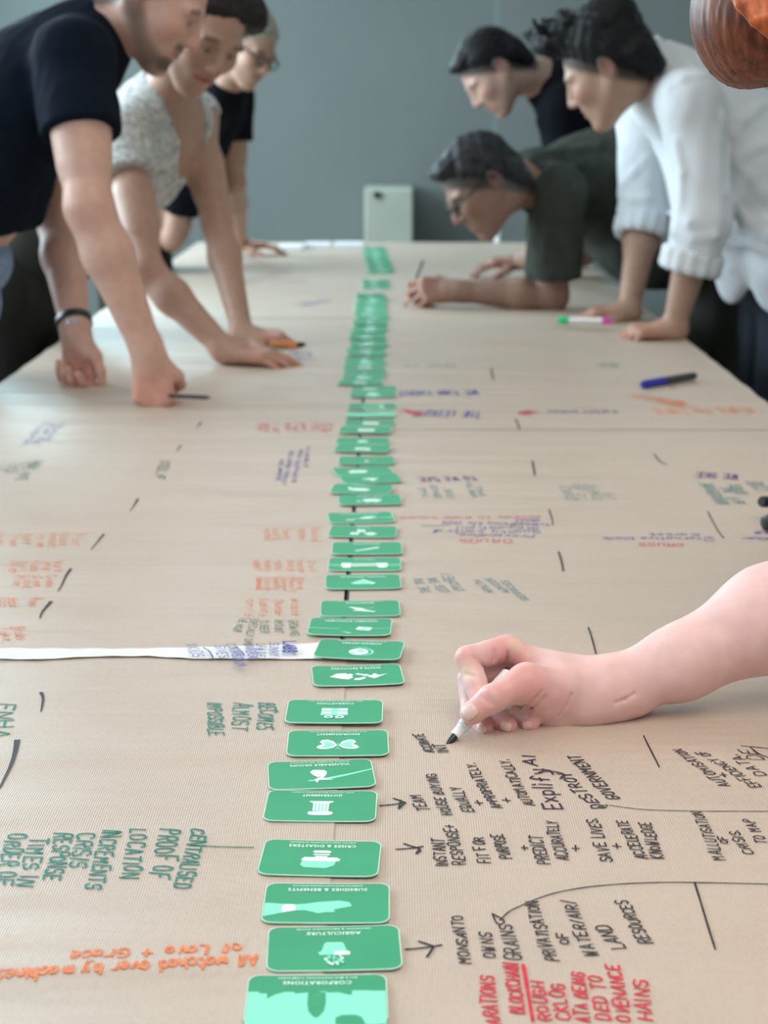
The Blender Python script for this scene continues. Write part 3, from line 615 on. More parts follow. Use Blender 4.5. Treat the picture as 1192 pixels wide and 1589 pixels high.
card(509, 809, 611, 806.5, E_spor, 'SPORT & RECREATION', '', 'green card with a white curved spoon shape', tw=.74)
card(526, 781.5, 622, 780.5, E_pig, 'FARM ANIMALS', '', 'green card with a white four legged animal', tw=.50)
card(513, 765, 610, 764.5, E_swan, 'WILDLIFE', '', 'green card with a white swan', rot=-6, lift=.002, tw=.44)
mid = [(530, 749.5, 620, 747, E_leaf, 11, 'with a thin white leaf, tucked beyond the swan card'), (517, 738, 609, 735, E_ring, 11, 'with a white oval ring at its left'), (526, 719, 612, 718.5, E_dot, 0, 'with a small white dot'),
       (520, 703, 606, 701, E_bar, -9, 'with a broad white bar and two feet, set askew'), (522, 687.5, 604, 687, E_dash, 0, 'with a short white block'), (527, 673, 607, 673, E_slab, -3, 'with a long white slab'), (535, 660.5, 613, 660, E_slab, -2, 'with a bluish white slab, beyond the long slab card'),
       (538, 648, 612, 647, E_wave, 0, 'covered by a mint wave'), (542, 635, 614, 634, E_panel, 0, 'with a mint panel, beyond the wave card'), (544, 617, 614, 616.5, E_fan, 0, 'with a mint fan, out of focus')]
for k, (lx, ly, rx, ry, e, r, lb) in enumerate(mid):
    card(lx, ly, rx, ry, e, '', '', 'green card ' + lb, rot=r, lift=.0018 * (k % 2))
UNITS = 'first second third fourth fifth sixth seventh eighth ninth tenth eleventh twelfth thirteenth fourteenth fifteenth sixteenth seventeenth eighteenth nineteenth'.split()
ORD = UNITS + [t + o for t in ('twent', 'thirt', 'fort', 'fift') for o in ['ieth'] + ['y-' + u for u in UNITS[:9]]]
far = []
D = T(570, 605)[1]
while D < 6.6:
    z = D * ct - (TZ - CAMH) * st; y = 165 + 1442 / z
    D += .0665
    if 452 < y < 457 or 428 < y < 437: continue
    x = np.interp(y, [390, 400, 414, 425, 440, 460, 520, 560, 594, 605], [582, 584, 589, 592, 583, 577, 572, 568, 564, 578]); far.append((x + RNG.normal(0, 2.0), y))
EM = [E_ring, E_bar, E_blob, E_dot, E_slab, E_fan, E_dash, E_leaf, E_bar]
for k, (x, y) in enumerate(far):
    hw = .044 * FPX / (1442 / (y - 165))
    if k == 1: x -= 10
    card(x - hw, y, x + hw, y, EM[k % 9], '', '', 'blurred green card in the far run of the row, %s beyond the mint fan card' % ORD[k], rot=RNG.normal(0, 4), lift=.0018 * (k % 2), curl=.0004)
# ---------------------------------------------------------------- figures: blended distance fields turned into one skin
def unit(v): v = np.asarray(v, float); return v / np.linalg.norm(v)
class Field:
    def __init__(s, lo, hi, res):
        s.lo = np.asarray(lo, float); s.res = res
        s.n = np.maximum(4, np.ceil((np.asarray(hi) - s.lo) / res).astype(int) + 1)
        s.V = np.full(s.n, .2, np.float32)
    def sl(s, lo, hi):
        a = np.maximum(0, np.floor((np.asarray(lo) - s.lo) / s.res).astype(int)); b = np.minimum(s.n, np.ceil((np.asarray(hi) - s.lo) / s.res).astype(int) + 1)
        if np.any(b <= a): return None
        ax = [(s.lo[i] + s.res * np.arange(a[i], b[i])).astype(np.float32) for i in range(3)]
        return tuple(slice(a[i], b[i]) for i in range(3)), (ax[0][:, None, None], ax[1][None, :, None], ax[2][None, None, :])
    def put(s, S, d, k, op):
        v = s.V[S]
        if op == '+': m = np.minimum(v, d)
        else: d = -d; m = np.maximum(v, d)
        if k > 0:
            h = np.maximum(k - np.abs(v - d), 0) / k; m = m - h * h * k * .25 if op == '+' else m + h * h * k * .25
        s.V[S] = m
    def add(s, p, grow=0.0):
        kind = p[0]
        if kind == 'c':
            _, a, b, ra, rb, k = p[:6]; a = np.asarray(a, float); b = np.asarray(b, float); ra += grow; rb += grow
            pad = max(ra, rb) + k + 2.5 * s.res
            q = s.sl(np.minimum(a, b) - pad, np.maximum(a, b) + pad)
            if q is None: return
            S, (X, Y, Z) = q; ba = (b - a).astype(np.float32); L2 = float(ba @ ba) + 1e-9
            x, y, z = X - a[0], Y - a[1], Z - a[2]
            t = np.clip((x * ba[0] + y * ba[1] + z * ba[2]) / L2, 0, 1)
            d = np.sqrt((x - t * ba[0]) ** 2 + (y - t * ba[1]) ** 2 + (z - t * ba[2]) ** 2) - (ra + t * (rb - ra))
            s.put(S, d, k, p[6] if len(p) > 6 else '+')
        elif kind == 'e':
            _, c, Rm, r, k = p[:5]; c = np.asarray(c, float); r = np.asarray(r, float) + grow; Rm = np.asarray(Rm)
            ext = np.sqrt(((Rm * r[None, :]) ** 2).sum(1)) + k + 2.5 * s.res
            q = s.sl(c - ext, c + ext)
            if q is None: return
            S, (X, Y, Z) = q; x, y, z = X - c[0], Y - c[1], Z - c[2]
            l = [x * Rm[0, i] + y * Rm[1, i] + z * Rm[2, i] for i in range(3)]
            k0 = np.sqrt(sum((l[i] / r[i]) ** 2 for i in range(3))); k1 = np.sqrt(sum((l[i] / r[i] ** 2) ** 2 for i in range(3))) + 1e-6
            s.put(S, np.where(k0 < 1e-3, -r.min(), k0 * (k0 - 1) / k1).astype(np.float32), k, p[5] if len(p) > 5 else '+')
        elif kind == 'cut':                     # remove the side the normal points to, within a ball
            _, p0, n, rad = p[:4]; k = p[4] if len(p) > 4 else .006
            q = s.sl(p0 - rad, p0 + rad)
            if q is None: return
            S, (X, Y, Z) = q; d = (X - p0[0]) * n[0] + (Y - p0[1]) * n[1] + (Z - p0[2]) * n[2]
            ball = np.sqrt((X - p0[0]) ** 2 + (Y - p0[1]) ** 2 + (Z - p0[2]) ** 2) - rad
            s.put(S, np.maximum(-d, ball).astype(np.float32), k, '-')
    def ripple(s, amp, freq, seed, stretch=(1, 1, 1), n=7):
        g = np.random.default_rng(seed); q = s.sl(s.lo, s.lo + s.res * s.n); S, (X, Y, Z) = q; o = np.zeros(s.V[S].shape, np.float32)
        near = np.abs(s.V) < .03
        idx = np.argwhere(near); pt = s.lo + idx * s.res; acc = np.zeros(len(pt))
        for _ in range(n):
            k = g.normal(0, 1, 3) * np.asarray(stretch) * freq; acc += np.sin(pt @ k + g.random() * 6.28) ** 3
        s.V[near] += (amp * acc / math.sqrt(n)).astype(np.float32)
    def strands(s, amp, fn):
        near = np.abs(s.V) < .02; idx = np.argwhere(near); pt = s.lo + idx * s.res; s.V[near] += (amp * fn(pt)).astype(np.float32)
    def mesh(s, name):
        V = s.V.copy()
        for ax in range(3):
            for e in (0, -1):
                ix = [slice(None)] * 3; ix[ax] = e; V[tuple(ix)] = np.maximum(V[tuple(ix)], s.res * .5)
        B = V < 0; n = np.array(V.shape)
        c = np.zeros(n - 1, np.int8)
        for i in (0, 1):
            for j in (0, 1):
                for k in (0, 1): c += B[i:n[0] - 1 + i, j:n[1] - 1 + j, k:n[2] - 1 + k]
        mask = (c > 0) & (c < 8); ijk = np.argwhere(mask); idx = np.full(n - 1, -1, np.int32); idx[mask] = np.arange(len(ijk), dtype=np.int32)
        cor = [(i, j, k) for i in (0, 1) for j in (0, 1) for k in (0, 1)]
        vals = {q: V[ijk[:, 0] + q[0], ijk[:, 1] + q[1], ijk[:, 2] + q[2]] for q in cor}
        acc = np.zeros((len(ijk), 3)); cnt = np.zeros(len(ijk))
        for a in cor:
            for ax in range(3):
                if a[ax]: continue
                b = list(a); b[ax] = 1; b = tuple(b); va, vb = vals[a], vals[b]; x = (va < 0) != (vb < 0)
                t = np.where(x, va / np.where(x, va - vb, 1), 0); p = np.array(a, float)[None, :].repeat(len(ijk), 0); p[:, ax] = t
                acc[x] += p[x]; cnt[x] += 1
        co = s.lo + s.res * (ijk + acc / np.maximum(cnt, 1)[:, None])
        F = []
        for ax in range(3):
            o1, o2 = (ax + 1) % 3, (ax + 2) % 3
            lo_ = [slice(1, -1)] * 3; lo_[ax] = slice(0, -1); hi_ = list(lo_); hi_[ax] = slice(1, None)
            a, b = B[tuple(lo_)], B[tuple(hi_)]
            for flip, q in ((0, a & ~b), (1, ~a & b)):
                e = np.argwhere(q)
                if not len(e): continue
                e[:, o1] += 1; e[:, o2] += 1
                def cell(d1, d2):
                    g = e.copy(); g[:, o1] -= d1; g[:, o2] -= d2; return idx[g[:, 0], g[:, 1], g[:, 2]]
                qd = np.stack([cell(1, 1), cell(0, 1), cell(0, 0), cell(1, 0)], 1)
                F.append(qd[:, ::-1] if flip else qd)
        F = np.concatenate(F)
        F = F[(F >= 0).all(1)]
        return co, F
def raw_mesh(name, co, F):
    me = bpy.data.meshes.new(name); me.vertices.add(len(co)); me.vertices.foreach_set('co', co.astype('f').ravel())
    me.loops.add(F.size); me.loops.foreach_set('vertex_index', F.astype('i').ravel()); me.polygons.add(len(F))
    me.polygons.foreach_set('loop_start', np.arange(0, F.size, 4, dtype='i')); me.polygons.foreach_set('loop_total', np.full(len(F), 4, 'i'))
    me.polygons.foreach_set('use_smooth', np.ones(len(F), bool)); me.update(); me.validate(); return me
def extents(prims, grow=0):
    lo = np.full(3, 9.); hi = -lo
    for p in prims:
        if p[0] == 'c': r = max(p[3], p[4]) + grow; pts = [(p[1], r), (p[2], r)]
        elif p[0] == 'e' and (len(p) < 6 or p[5] == '+'): pts = [(p[1], np.sqrt(((np.asarray(p[2]) * (np.asarray(p[3]) + grow)[None, :]) ** 2).sum(1)))]
        else: continue
        for c, r in pts: lo = np.minimum(lo, np.asarray(c) - r); hi = np.maximum(hi, np.asarray(c) + r)
    return lo - .012, hi + .012
def solid(name, prims, res, m, parent=None, grow=0, fold=None, strand=None, tint=None, paint=(), ridges=()):
    lo, hi = extents(prims, grow); f = Field(lo, hi, res)
    for p in prims: f.add(p, grow if p[0] in 'ce' else 0)
    if fold: f.ripple(*fold)
    if strand: f.strands(*strand)
    for pl, r, dn in ridges:                # raised creases in the cloth, laid where the line of sight meets it
        q = []
        for (x, y) in pl:
            d = np.arange(dn - .5, dn + .5, .004); s = CAM + d[:, None] * (P(x, y, 1.0) - CAM); i = np.round((s - f.lo) / f.res).astype(int); ok = ((i >= 0) & (i < f.n)).all(1); i = i[ok]; s = s[ok]
            v = f.V[i[:, 0], i[:, 1], i[:, 2]]
            if len(v) and (v < 0).any(): q.append(s[np.argmax(v < 0)])
        for a, b in zip(q, q[1:]): f.add(('c', a + FW * r * .35, b + FW * r * .35, r, r, r * 1.6))
    co, F = f.mesh(name); me = raw_mesh(name, co, F)
    if tint is not None:
        col = np.ones((len(co), 4), np.float32); col[:, :3] = tint
        for c, r, rgb, al in paint:
            d = np.linalg.norm((co - np.asarray(c)) / np.asarray(r), axis=1) if np.ndim(r) else np.linalg.norm(co - np.asarray(c), axis=1) / r
            w = np.clip((1.25 - d) / .5, 0, 1)[:, None] * al; col[:, :3] = col[:, :3] * (1 - w) + np.asarray(rgb) * w
        at = me.color_attributes.new('tint', 'FLOAT_COLOR', 'POINT'); at.data.foreach_set('color', col.ravel())
    o = link(name, me, m)
    if parent: adopt(o, parent)
    return o
def frame(fwd, up):
    f = unit(fwd); l = unit(np.cross(up, f)); u = np.cross(f, l); return np.stack([f, l, u], 1)     # columns forward, left, up

def head_prims(c, Rm, s=1.0, female=False, neck=None, nr=.056):
    X = lambda f, l, u: np.asarray(c) + Rm @ (np.array([f, l, u]) * s)
    E = lambda f, l, u, r, k=.02, op='+', rot=None: ('e', X(f, l, u), Rm if rot is None else Rm @ rot, np.array(r) * s, k * s, op)
    jw = .92 if female else 1.0
    p = [E(-.012, 0, .045, (.098, .076, .088)), E(.036, 0, -.005, (.060, .064, .082), .03), E(.040, 0, -.055, (.050, .050 * jw, .052), .03)]
    for sg in (1, -1):
        p += [('c', X(-.008, sg * .060 * jw, -.030), X(.066, sg * .018, -.098), .020 * s, .017 * s, .03 * s), E(.068, sg * .040, -.018, (.026, .024, .022), .03),
              E(.084, sg * .030, .026, (.015, .026, .008), .018)]
    p += [E(.080, 0, -.100, (.019, .020, .016), .02), E(.080, 0, -.058, (.018, .030, .026), .02)]
    for sg in (1, -1):
        p += [E(.106, sg * .032, .006, (.017, .018, .011), .014, '-'), E(.083, sg * .031, .006, (.0125, .0125, .0125), .003)]
    p += [('c', X(.096, 0, .018), X(.116, 0, -.024), .0075 * s, .0115 * s, .012 * s), E(.104, .012, -.029, (.012, .008, .008), .008), E(.104, -.012, -.029, (.012, .008, .008), .008)]
    p += [E(.096, 0, -.052, (.009, .023, .0055), .006), E(.095, 0, -.0655, (.009, .020, .0065), .006), E(.106, 0, -.0585, (.010, .022, .0016), .003, '-')]
    a = math.radians(14); er = np.array([[math.cos(a), 0, math.sin(a)], [0, 1, 0], [-math.sin(a), 0, math.cos(a)]])
    for sg in (1, -1):
        p += [E(-.012, sg * .079, -.002, (.019, .007, .033), .006, '+', er), E(-.009, sg * .086, .000, (.010, .006, .019), .006, '-', er)]
    if neck is not None:
        p += [('c', X(-.018, 0, -.045), neck, nr * s * .98, nr * 1.06, .03)]
    return p, X
def face_paint(X, s, skin, brow=(.05, .03, .02), lip=(.42, .14, .12), beard=None, iris=(.05, .03, .02), scalp=None):
    pt = []
    if scalp is not None:
        col, (u0, m0) = scalp
        for f in np.linspace(-.095, .075, 9):
            for l in (-.075, -.05, 0, .05, .075):
                for du in (.018, .045): pt.append((X(f, l * (1 - (f / .14) ** 2), u0 + m0 * f + du), .026 * s, col, .75))
    for sg in (1, -1):
        for t in np.linspace(-1, 1, 6): pt.append((X(.098 - .006 * abs(t), sg * (.031 + .019 * t), .030 - .004 * t * t), .0056 * s, brow, .62))
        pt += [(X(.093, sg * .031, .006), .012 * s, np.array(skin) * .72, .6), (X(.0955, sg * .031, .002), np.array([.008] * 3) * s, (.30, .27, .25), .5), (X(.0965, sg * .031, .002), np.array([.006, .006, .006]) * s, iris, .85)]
        pt += [(X(.07, sg * .046, -.02), .026 * s, (skin[0] * 1.05, skin[1] * .80, skin[2] * .80), .5)]
        pt += [(X(-.01, sg * .085, 0), .02 * s, (skin[0] * 1.05, skin[1] * .78, skin[2] * .75), .5)]
    pt += [(X(.118, 0, -.028), .014 * s, (skin[0] * 1.05, skin[1] * .82, skin[2] * .80), .5)]
    for t in np.linspace(-1, 1, 7): pt.append((X(.099 - .006 * t * t, t * .019, -.0585), .0085 * s, lip, .75))
    if beard is not None:
        col, al = beard
        for sg in (1, -1):
            for q in np.linspace(0, 1, 7): pt.append((X(-.004 + .076 * q, sg * (.066 - .042 * q), -.030 - .066 * q), .023 * s, col, al * .8))
        for t in np.linspace(-1, 1, 5): pt += [(X(.098, t * .024, -.045), .009 * s, col, al), (X(.088, t * .02, -.086), .017 * s, col, al)]
    return pt
def hand_prims(w, D, N, left, curl=(15, 15, 15, 15), th=None, s=1.0, spread=.12, mid=None):
    D = unit(D); N = unit(np.asarray(N) - D * np.dot(N, D)); S = np.cross(D, N) if left else np.cross(N, D)
    w = np.asarray(w, float); X = lambda d, n, t: w + s * (D * d + N * n + S * t)
    p = [('c', X(-.01, 0, 0), X(.03, 0, .004), .026 * s, .024 * s, .02)]
    tips = []
    for i, (off, fw, seg, r) in enumerate((( .027, .090, (.044, .026, .021), .0092), (.008, .094, (.048, .030, .022), .0092), (-.011, .089, (.044, .028, .022), .0088), (-.028, .080, (.034, .021, .019), .0078))):
        k = X(fw, .002, off); p.append(('c', X(.012, -.001, off * .55), k, .0155 * s, .0125 * s, .010))
        d = unit(D + S * off * spread / .03 * 1.2); b = k; c = curl[i]; bends = (c * .9, c * 1.1, c * .8) if np.isscalar(c) else c
        ang = 0
        for j, L in enumerate(seg):
            ang += math.radians(bends[j]); dd = d * math.cos(ang) - N * math.sin(ang)
            e = b + dd * L * s; rr = r * s * (1 - .09 * j); p.append(('c', b, e, rr * 1.02, rr * .93, .003)); b = e
        tips.append((b, dd))
    th = th or [(.75, -.25, .62), (.92, -.35, .25), (.95, -.4, .05)]
    b = X(.020, -.008, .020); p.append(('c', X(.010, -.004, .010), X(.05, -.012, .026), .019 * s, .016 * s, .012))
    for (d, n, t), L, r in zip(th, (.043, .033, .026), (.0145, .0112, .0098)):
        e = b + unit(D * d + N * n + S * t) * L * s; p.append(('c', b, e, r * s, r * .9 * s, .006)); b = e
    return p
FIST = ((88, 95, 55),) * 4
FIST_TH = [(.75, -.35, .55), (.55, -.85, .05), (.35, -.8, -.5)]

def person(name, label, J, skin, cat='person', hands={}, head=None, neckr=.056, tor=None, extra=(), res=.0045, female=False, hs=1.0, paintx=(), brow=(.05, .03, .02), beard=None, lip=(.42, .14, .12), arm=1.0, iris=(.05, .03, .02), scalp=None):
    """J: joint -> world point; returns (root, torso prims, arm prims, head frame fn)"""
    root = empty(name, (J['pelvis'][0], J['pelvis'][1], 0)); tag(root, label, cat)
    sp = unit(J['neck'] - J['pelvis']); lat = unit(J['shL'] - J['shR']); lat = unit(lat - sp * (lat @ sp)); dep = np.cross(lat, sp)
    RT_ = np.stack([dep, lat, sp], 1); k = tor or (1, 1)
    mid = J['pelvis'] * .5 + J['chest'] * .5
    torso = [('e', J['pelvis'], RT_, np.array((.115 * k[1], .160 * k[0], .13)), .05), ('e', mid, RT_, np.array((.110 * k[1], .145 * k[0], .18)), .06),
             ('e', J['chest'], RT_, np.array((.118 * k[1], .158 * k[0], .17)), .06), ('c', J['chest'] * .35 + J['neck'] * .65, J['neck'], .085, .058, .05)]
    for q in 'LR': torso.append(('c', J['neck'] * .72 + J['chest'] * .28, J['sh' + q], .055, .054, .05))
    arms = {}
    for q in 'LR':
        a, b, c = J['sh' + q], J['el' + q], J['wr' + q]; f = b * .68 + c * .32
        arms[q] = [('c', a, b, .051 * arm, .039 * arm, .03), ('c', b, f, .040 * arm, .042 * arm, .02), ('c', f, c, .042 * arm, .0265 * arm, .02), ('c', a * .55 + b * .45, a * .3 + b * .7, .050 * arm, .044 * arm, .02)]
    hp, X = head_prims(J['head'], head, hs, female, J['neck'], neckr)
    hnd = []
    for q, kw in hands.items(): hnd += hand_prims(J['wr' + q], left=(q == 'L'), **kw)
    skinp = torso + arms['L'] + arms['R'] + hp + hnd + list(extra)
    pt = face_paint(X, hs, skin, brow, lip, beard, iris, scalp) + list(paintx)
    for q, kw in hands.items():
        pt.append((J['wr' + q] + unit(kw['D']) * .10, .065, (skin[0] * 1.08, skin[1] * .80, skin[2] * .78), .55))
        pt.append((J['el' + q], .045, (skin[0] * 1.04, skin[1] * .84, skin[2] * .80), .4))
    body = solid('body', skinp, res, M['skin'], root, tint=skin, paint=pt)
    return root, torso, arms, X
def hair(X, Rm, s, m, parent, prims, line=(-.002, .92), cut=True, strand=.0016, res=.0045, seed=1, freq=260):
    ps = [('e', X(-.012, 0, .045), Rm, np.array((.1035, .082, .0945)) * s, .0)] + prims
    if cut:
        n = unit(Rm @ np.array([line[1], 0, -1.0])); p0 = X(0, 0, line[0]); ps.append(('cut', p0, n, .30, .022))
    g = np.random.default_rng(seed); ks = [(Rm @ (g.normal(0, 1, 3) * np.array([.35, 1.0, .55]))) * freq for _ in range(5)]; ph = g.random(5) * 6
    fn = lambda pt: sum(np.sin(pt @ k + q) for k, q in zip(ks, ph)) / 2
    return solid('hair', ps, res, m, parent, strand=(strand, fn))
def shirt(name, torso, arms, m, parent, grow, sleeve, neckcut, extra=(), fold=(.004, 22, 3), res=.006, cuts=(), ridges=()):
    """sleeve: fraction of the upper arm covered (above 1 runs on down the forearm)"""
    ps = [p for p in torso] + list(extra); en = []
    for q, fr in sleeve.items():
        a, b, r0, r1 = arms[q][0][1], arms[q][0][2], arms[q][0][3], arms[q][0][4]
        if fr <= 1:
            e = a + (b - a) * fr; ps.append(('c', a, e + unit(b - a) * .008, r0 + .004, r0 + .006, .035)); en.append((e, unit(b - a), .10))
        else:
            c = arms[q][2][2]; e = b + (c - b) * (fr - 1); ps += [('c', a, b, r0 + .004, r1 + .010, .035), ('c', b, e + unit(c - b) * .008, r1 + .010, r1 + .006, .02)]; en.append((e, unit(c - b), .11))
    for e, n, r in en: ps.append(('cut', e, n, r, .004))
    if neckcut is not None: ps.append(('cut', *neckcut))
    ps += list(cuts)
    return solid(name, ps, res, m, parent, grow=grow, fold=fold, ridges=ridges)
def trousers(J, m, parent, w=1.0, name='trousers', torso=None):
    ps = []
    lat = unit(J['shL'] - J['shR']); lat[2] = 0; lat = unit(lat)
    ps.append(('e', J['pelvis'] + np.array([0, 0, -.02]), np.eye(3), np.array((.135, .155, .14)) * w, .05))
    for sg, q in ((1, 'L'), (-1, 'R')):
        hip = J['pelvis'] + lat * sg * .085 + np.array([0, 0, -.06]); an = J['an' + q]; kn = hip * .5 + an * .5 + np.array([0, 0, .02])
        ps += [('c', hip, kn, .092 * w, .068 * w, .04), ('c', kn, an, .066 * w, .055 * w, .03)]
    o = solid(name, ps, .012, m, parent, fold=(.004, 25, 5))
    for q in 'LR':
        an = J['an' + q]; f = J['face']
        solid('shoe', [('c', np.array([*an[:2], .05]), np.array([*an[:2], .05]) + f * .04, .045, .042, .01), ('c', np.array([*an[:2], .035]) + f * .05, np.array([*an[:2], .03]) + f * .16, .040, .030, .02)], .008, M['shoe'], parent)
    return o
# ---------------------------------------------------------------- the people
M['skin'] = mat('skin', (.6, .4, .3), .50, .38, sss=.12, attr='tint', noise=(55, .07, (1, 1, 1)), bump=(320, .12, .001, (1, 1, 1)))
M['navy_cotton'] = mat('navy_cotton', (0.006, 0.010, 0.018), .95, .1, noise=(40, .15, (1, 1, 1)), bump=(700, .2, .001, (1, 1, 1)), sheen=0)
M['black_cotton'] = mat('black_cotton', (0.005, 0.006, 0.009), .95, .1, noise=(40, .15, (1, 1, 1)), bump=(700, .2, .001, (1, 1, 1)), sheen=0)
M['olive_cotton'] = mat('olive_grey_cotton', (0.045, 0.050, 0.042), .95, .1, noise=(30, .18, (1, 1, 1)), bump=(600, .2, .001, (1, 1, 1)), sheen=0)
M['white_cotton'] = mat('white_cotton', (0.66, 0.69, 0.72), .8, .25, noise=(20, .03, (1, 1, 1)), bump=(18, .5, .012, (1, 1, .6)), sheen=.1)
M['lace'] = mat('white_lace', (0.52, 0.52, 0.50), .8, .25, noise=(75, .42, (1, 1, 1)), bump=(75, .6, .004, (1, 1, 1)))
M['lace_edge'] = mat('lace_edging', (0.70, 0.70, 0.68), .8, .25, noise=(90, .1, (1, 1, 1)))
M['denim'] = mat('pale_blue_denim', (0.24, 0.34, 0.50), .85, .25, noise=(60, .2, (1, 1, 1)))
M['dark_trouser'] = mat('dark_olive_trousers', (0.022, 0.021, 0.016), .85, .25, noise=(30, .25, (1, 1, .3)))
M['pinstripe'] = mat('dark_pinstripe_trousers', (0.014, 0.018, 0.026), .85, .25, noise=(40, .7, (1, 1, .04)))
M['shoe'] = mat('dark_leather', (0.03, 0.022, 0.018), .4, .5, noise=(30, .1, (1, 1, 1)))
M['hair_black'] = mat('black_hair', (0.006, 0.006, 0.007), .55, .22, noise=(60, .5, (1, 1, 1)))
M['hair_dark'] = mat('dark_brown_hair', (0.016, 0.012, 0.010), .55, .25, noise=(60, .5, (1, 1, 1)))
M['hair_grey'] = mat('dark_greying_hair', (0.022, 0.023, 0.026), .55, .25, noise=(45, .8, (1, 1, 1)))
M['hair_blond'] = mat('ash_blond_hair', (0.30, 0.27, 0.21), .5, .4, noise=(60, .5, (1, 1, 1)))
M['hair_red'] = mat('auburn_hair', (0.155, 0.043, 0.018), .48, .28, noise=(1.0, .55, (150, 150, 25)))
M['lens'] = mat('spectacle_lens', (0.10, 0.09, 0.09), .15, .5, noise=(30, .02, (1, 1, 1)))
M['steel'] = mat('steel', (0.6, 0.6, 0.62), .25, .5, metal=.9, noise=(40, .05, (1, 1, 1)))
A = np.array
def anchor(J, face, spread=.10, fwd=0.0):
    J['face'] = unit(A([*face, 0.0])); lat = unit(np.cross(A([0, 0, 1.0]), J['face']))
    for s, q in ((1, 'L'), (-1, 'R')):
        f = J['pelvis'] + lat * s * spread + J['face'] * fwd * (1 if s > 0 else .3); J['an' + q] = A([f[0], f[1], .06])
    return J
def joints(face, fwd=0.0, **k): return anchor({n: (P(*v) if len(v) == 3 else A(v[:3], float)) for n, v in k.items()}, face, fwd=fwd)
SKIN = dict(fair=(.60, .36, .28), mid=(.52, .31, .225), tan=(.27, .155, .115), olive=(.41, .25, .18), shade=(.44, .265, .195), light=(.48, .30, .24), pale=(.72, .48, .44))  # tan, olive, shade, light: skin darkened so the colour carries the figures' shade

def ring_band(name, a, b, r, w, m, parent, at=.93):
    """a band around the wrist end of the forearm a->b"""
    ax = unit(b - a); c = a + (b - a) * at; bm = bmesh.new(); u = unit(np.cross(ax, A([.3, .2, 1]))); v = np.cross(ax, u); n = 28; rg = []
    for t, rr in ((-w / 2, r), (-w / 2, r + .003), (w / 2, r + .003), (w / 2, r)):
        rg.append([bm.verts.new(c + ax * t + (u * math.cos(6.28319 * i / n) + v * math.sin(6.28319 * i / n)) * rr) for i in range(n)])
    for k in range(4):
        p, q = rg[k], rg[(k + 1) % 4]
        for i in range(n): bm.faces.new((p[i], p[(i + 1) % n], q[(i + 1) % n], q[i]))
    bmesh.ops.recalc_face_normals(bm, faces=bm.faces[:])
    return adopt(link(name, bm_mesh(bm, name, True), m), parent)
def glasses(X, s, m, parent, r=.023):
    bm = bmesh.new()
    for sg in (1, -1):
        tube(bm, [X(.110 - .010 * abs(math.cos(t)) * 0 - .006 * (1 - math.cos(t)) * .5, sg * (.033 + r * math.cos(t)), .004 + r * .78 * math.sin(t)) for t in np.linspace(0, 6.2832, 25)], .0022 * s, 6)
        tube(bm, [X(.104, sg * .056, .010), X(.06, sg * .076, .012), X(.0, sg * .083, .016), X(-.02, sg * .083, .004)], .0024 * s, 6)
    tube(bm, [X(.112, .012, .008), X(.118, 0, .012), X(.112, -.012, .008)], .0022 * s, 6)
    return adopt(link('glasses', bm_mesh(bm, 'glasses', True), m), parent)

# --- 1 man in the navy T-shirt, leaning on his fist
H1 = frame((.80, -.10, -.57), (.57, .0, .82))
J1 = joints((1, 0), .05, pelvis=(-122, 445, 3.28), chest=(35, 165, 3.24), neck=(160, 42, 3.20), head=(236, -3, 3.17), shR=(114, 92, 3.06), elR=(138, 322, 3.00), wrR=(229, 546, 3.06),
            shL=(105, 92, 3.42), elL=(92, 345, 3.45), wrL=(117, 512, 3.33))
r1, t1, a1, X1 = person('person', 'man in a navy T-shirt with stubble, leaning on his fist at the left table edge', J1, SKIN['fair'], head=H1, arm=1.08, neckr=.062,
    hands=dict(R=dict(D=(.12, -.05, -1), N=(.05, -1, -.05), curl=FIST, th=FIST_TH, s=1.03), L=dict(D=(.10, -.12, -1), N=(.25, .95, .1), curl=((50, 70, 30), (60, 75, 30), (65, 80, 35), (65, 80, 35)), th=[(.8, -.1, .55), (.95, -.1, .25), (1, -.1, .1)])),
    beard=((.095, .075, .062), .75), scalp=((.09, .065, .055), (.0, .9)))
J1['face'] = A([1, 0, 0.])
shirt('t_shirt', t1, a1, M['navy_cotton'], r1, .013, dict(R=.50, L=.52), (J1['neck'] + A([.05, 0, .06]), unit(J1['head'] - J1['neck']), .10, .01), [('e', J1['pelvis'] * .55 + J1['chest'] * .45 + A([.0, 0, .0]), np.eye(3), A((.125, .165, .16)), .06)], cuts=[('cut', J1['pelvis'] * .80 + J1['chest'] * .20, unit(A([.25, 0, -1.0])), .34, .01)])
hair(X1, H1, .975, M['hair_dark'], r1, [])
solid('waistband', [('e', J1['pelvis'] * .86 + J1['chest'] * .14, np.eye(3), A((.150, .165, .10)), .02)], .012, M['denim'], r1)
trousers(J1, M['denim'], r1, 1.12)
w_ = ring_band('watch', J1['elL'], J1['wrL'], .0335, .017, M['black'], r1, .93)
wc_ = J1['elL'] * .07 + J1['wrL'] * .93
lathe_obj('watch_case', wc_ + A([.004, -.034, .0]), wc_ + A([.005, -.042, .0]), [(0, .013), (.005, .013), (.006, .011)], M['steel'], r1)

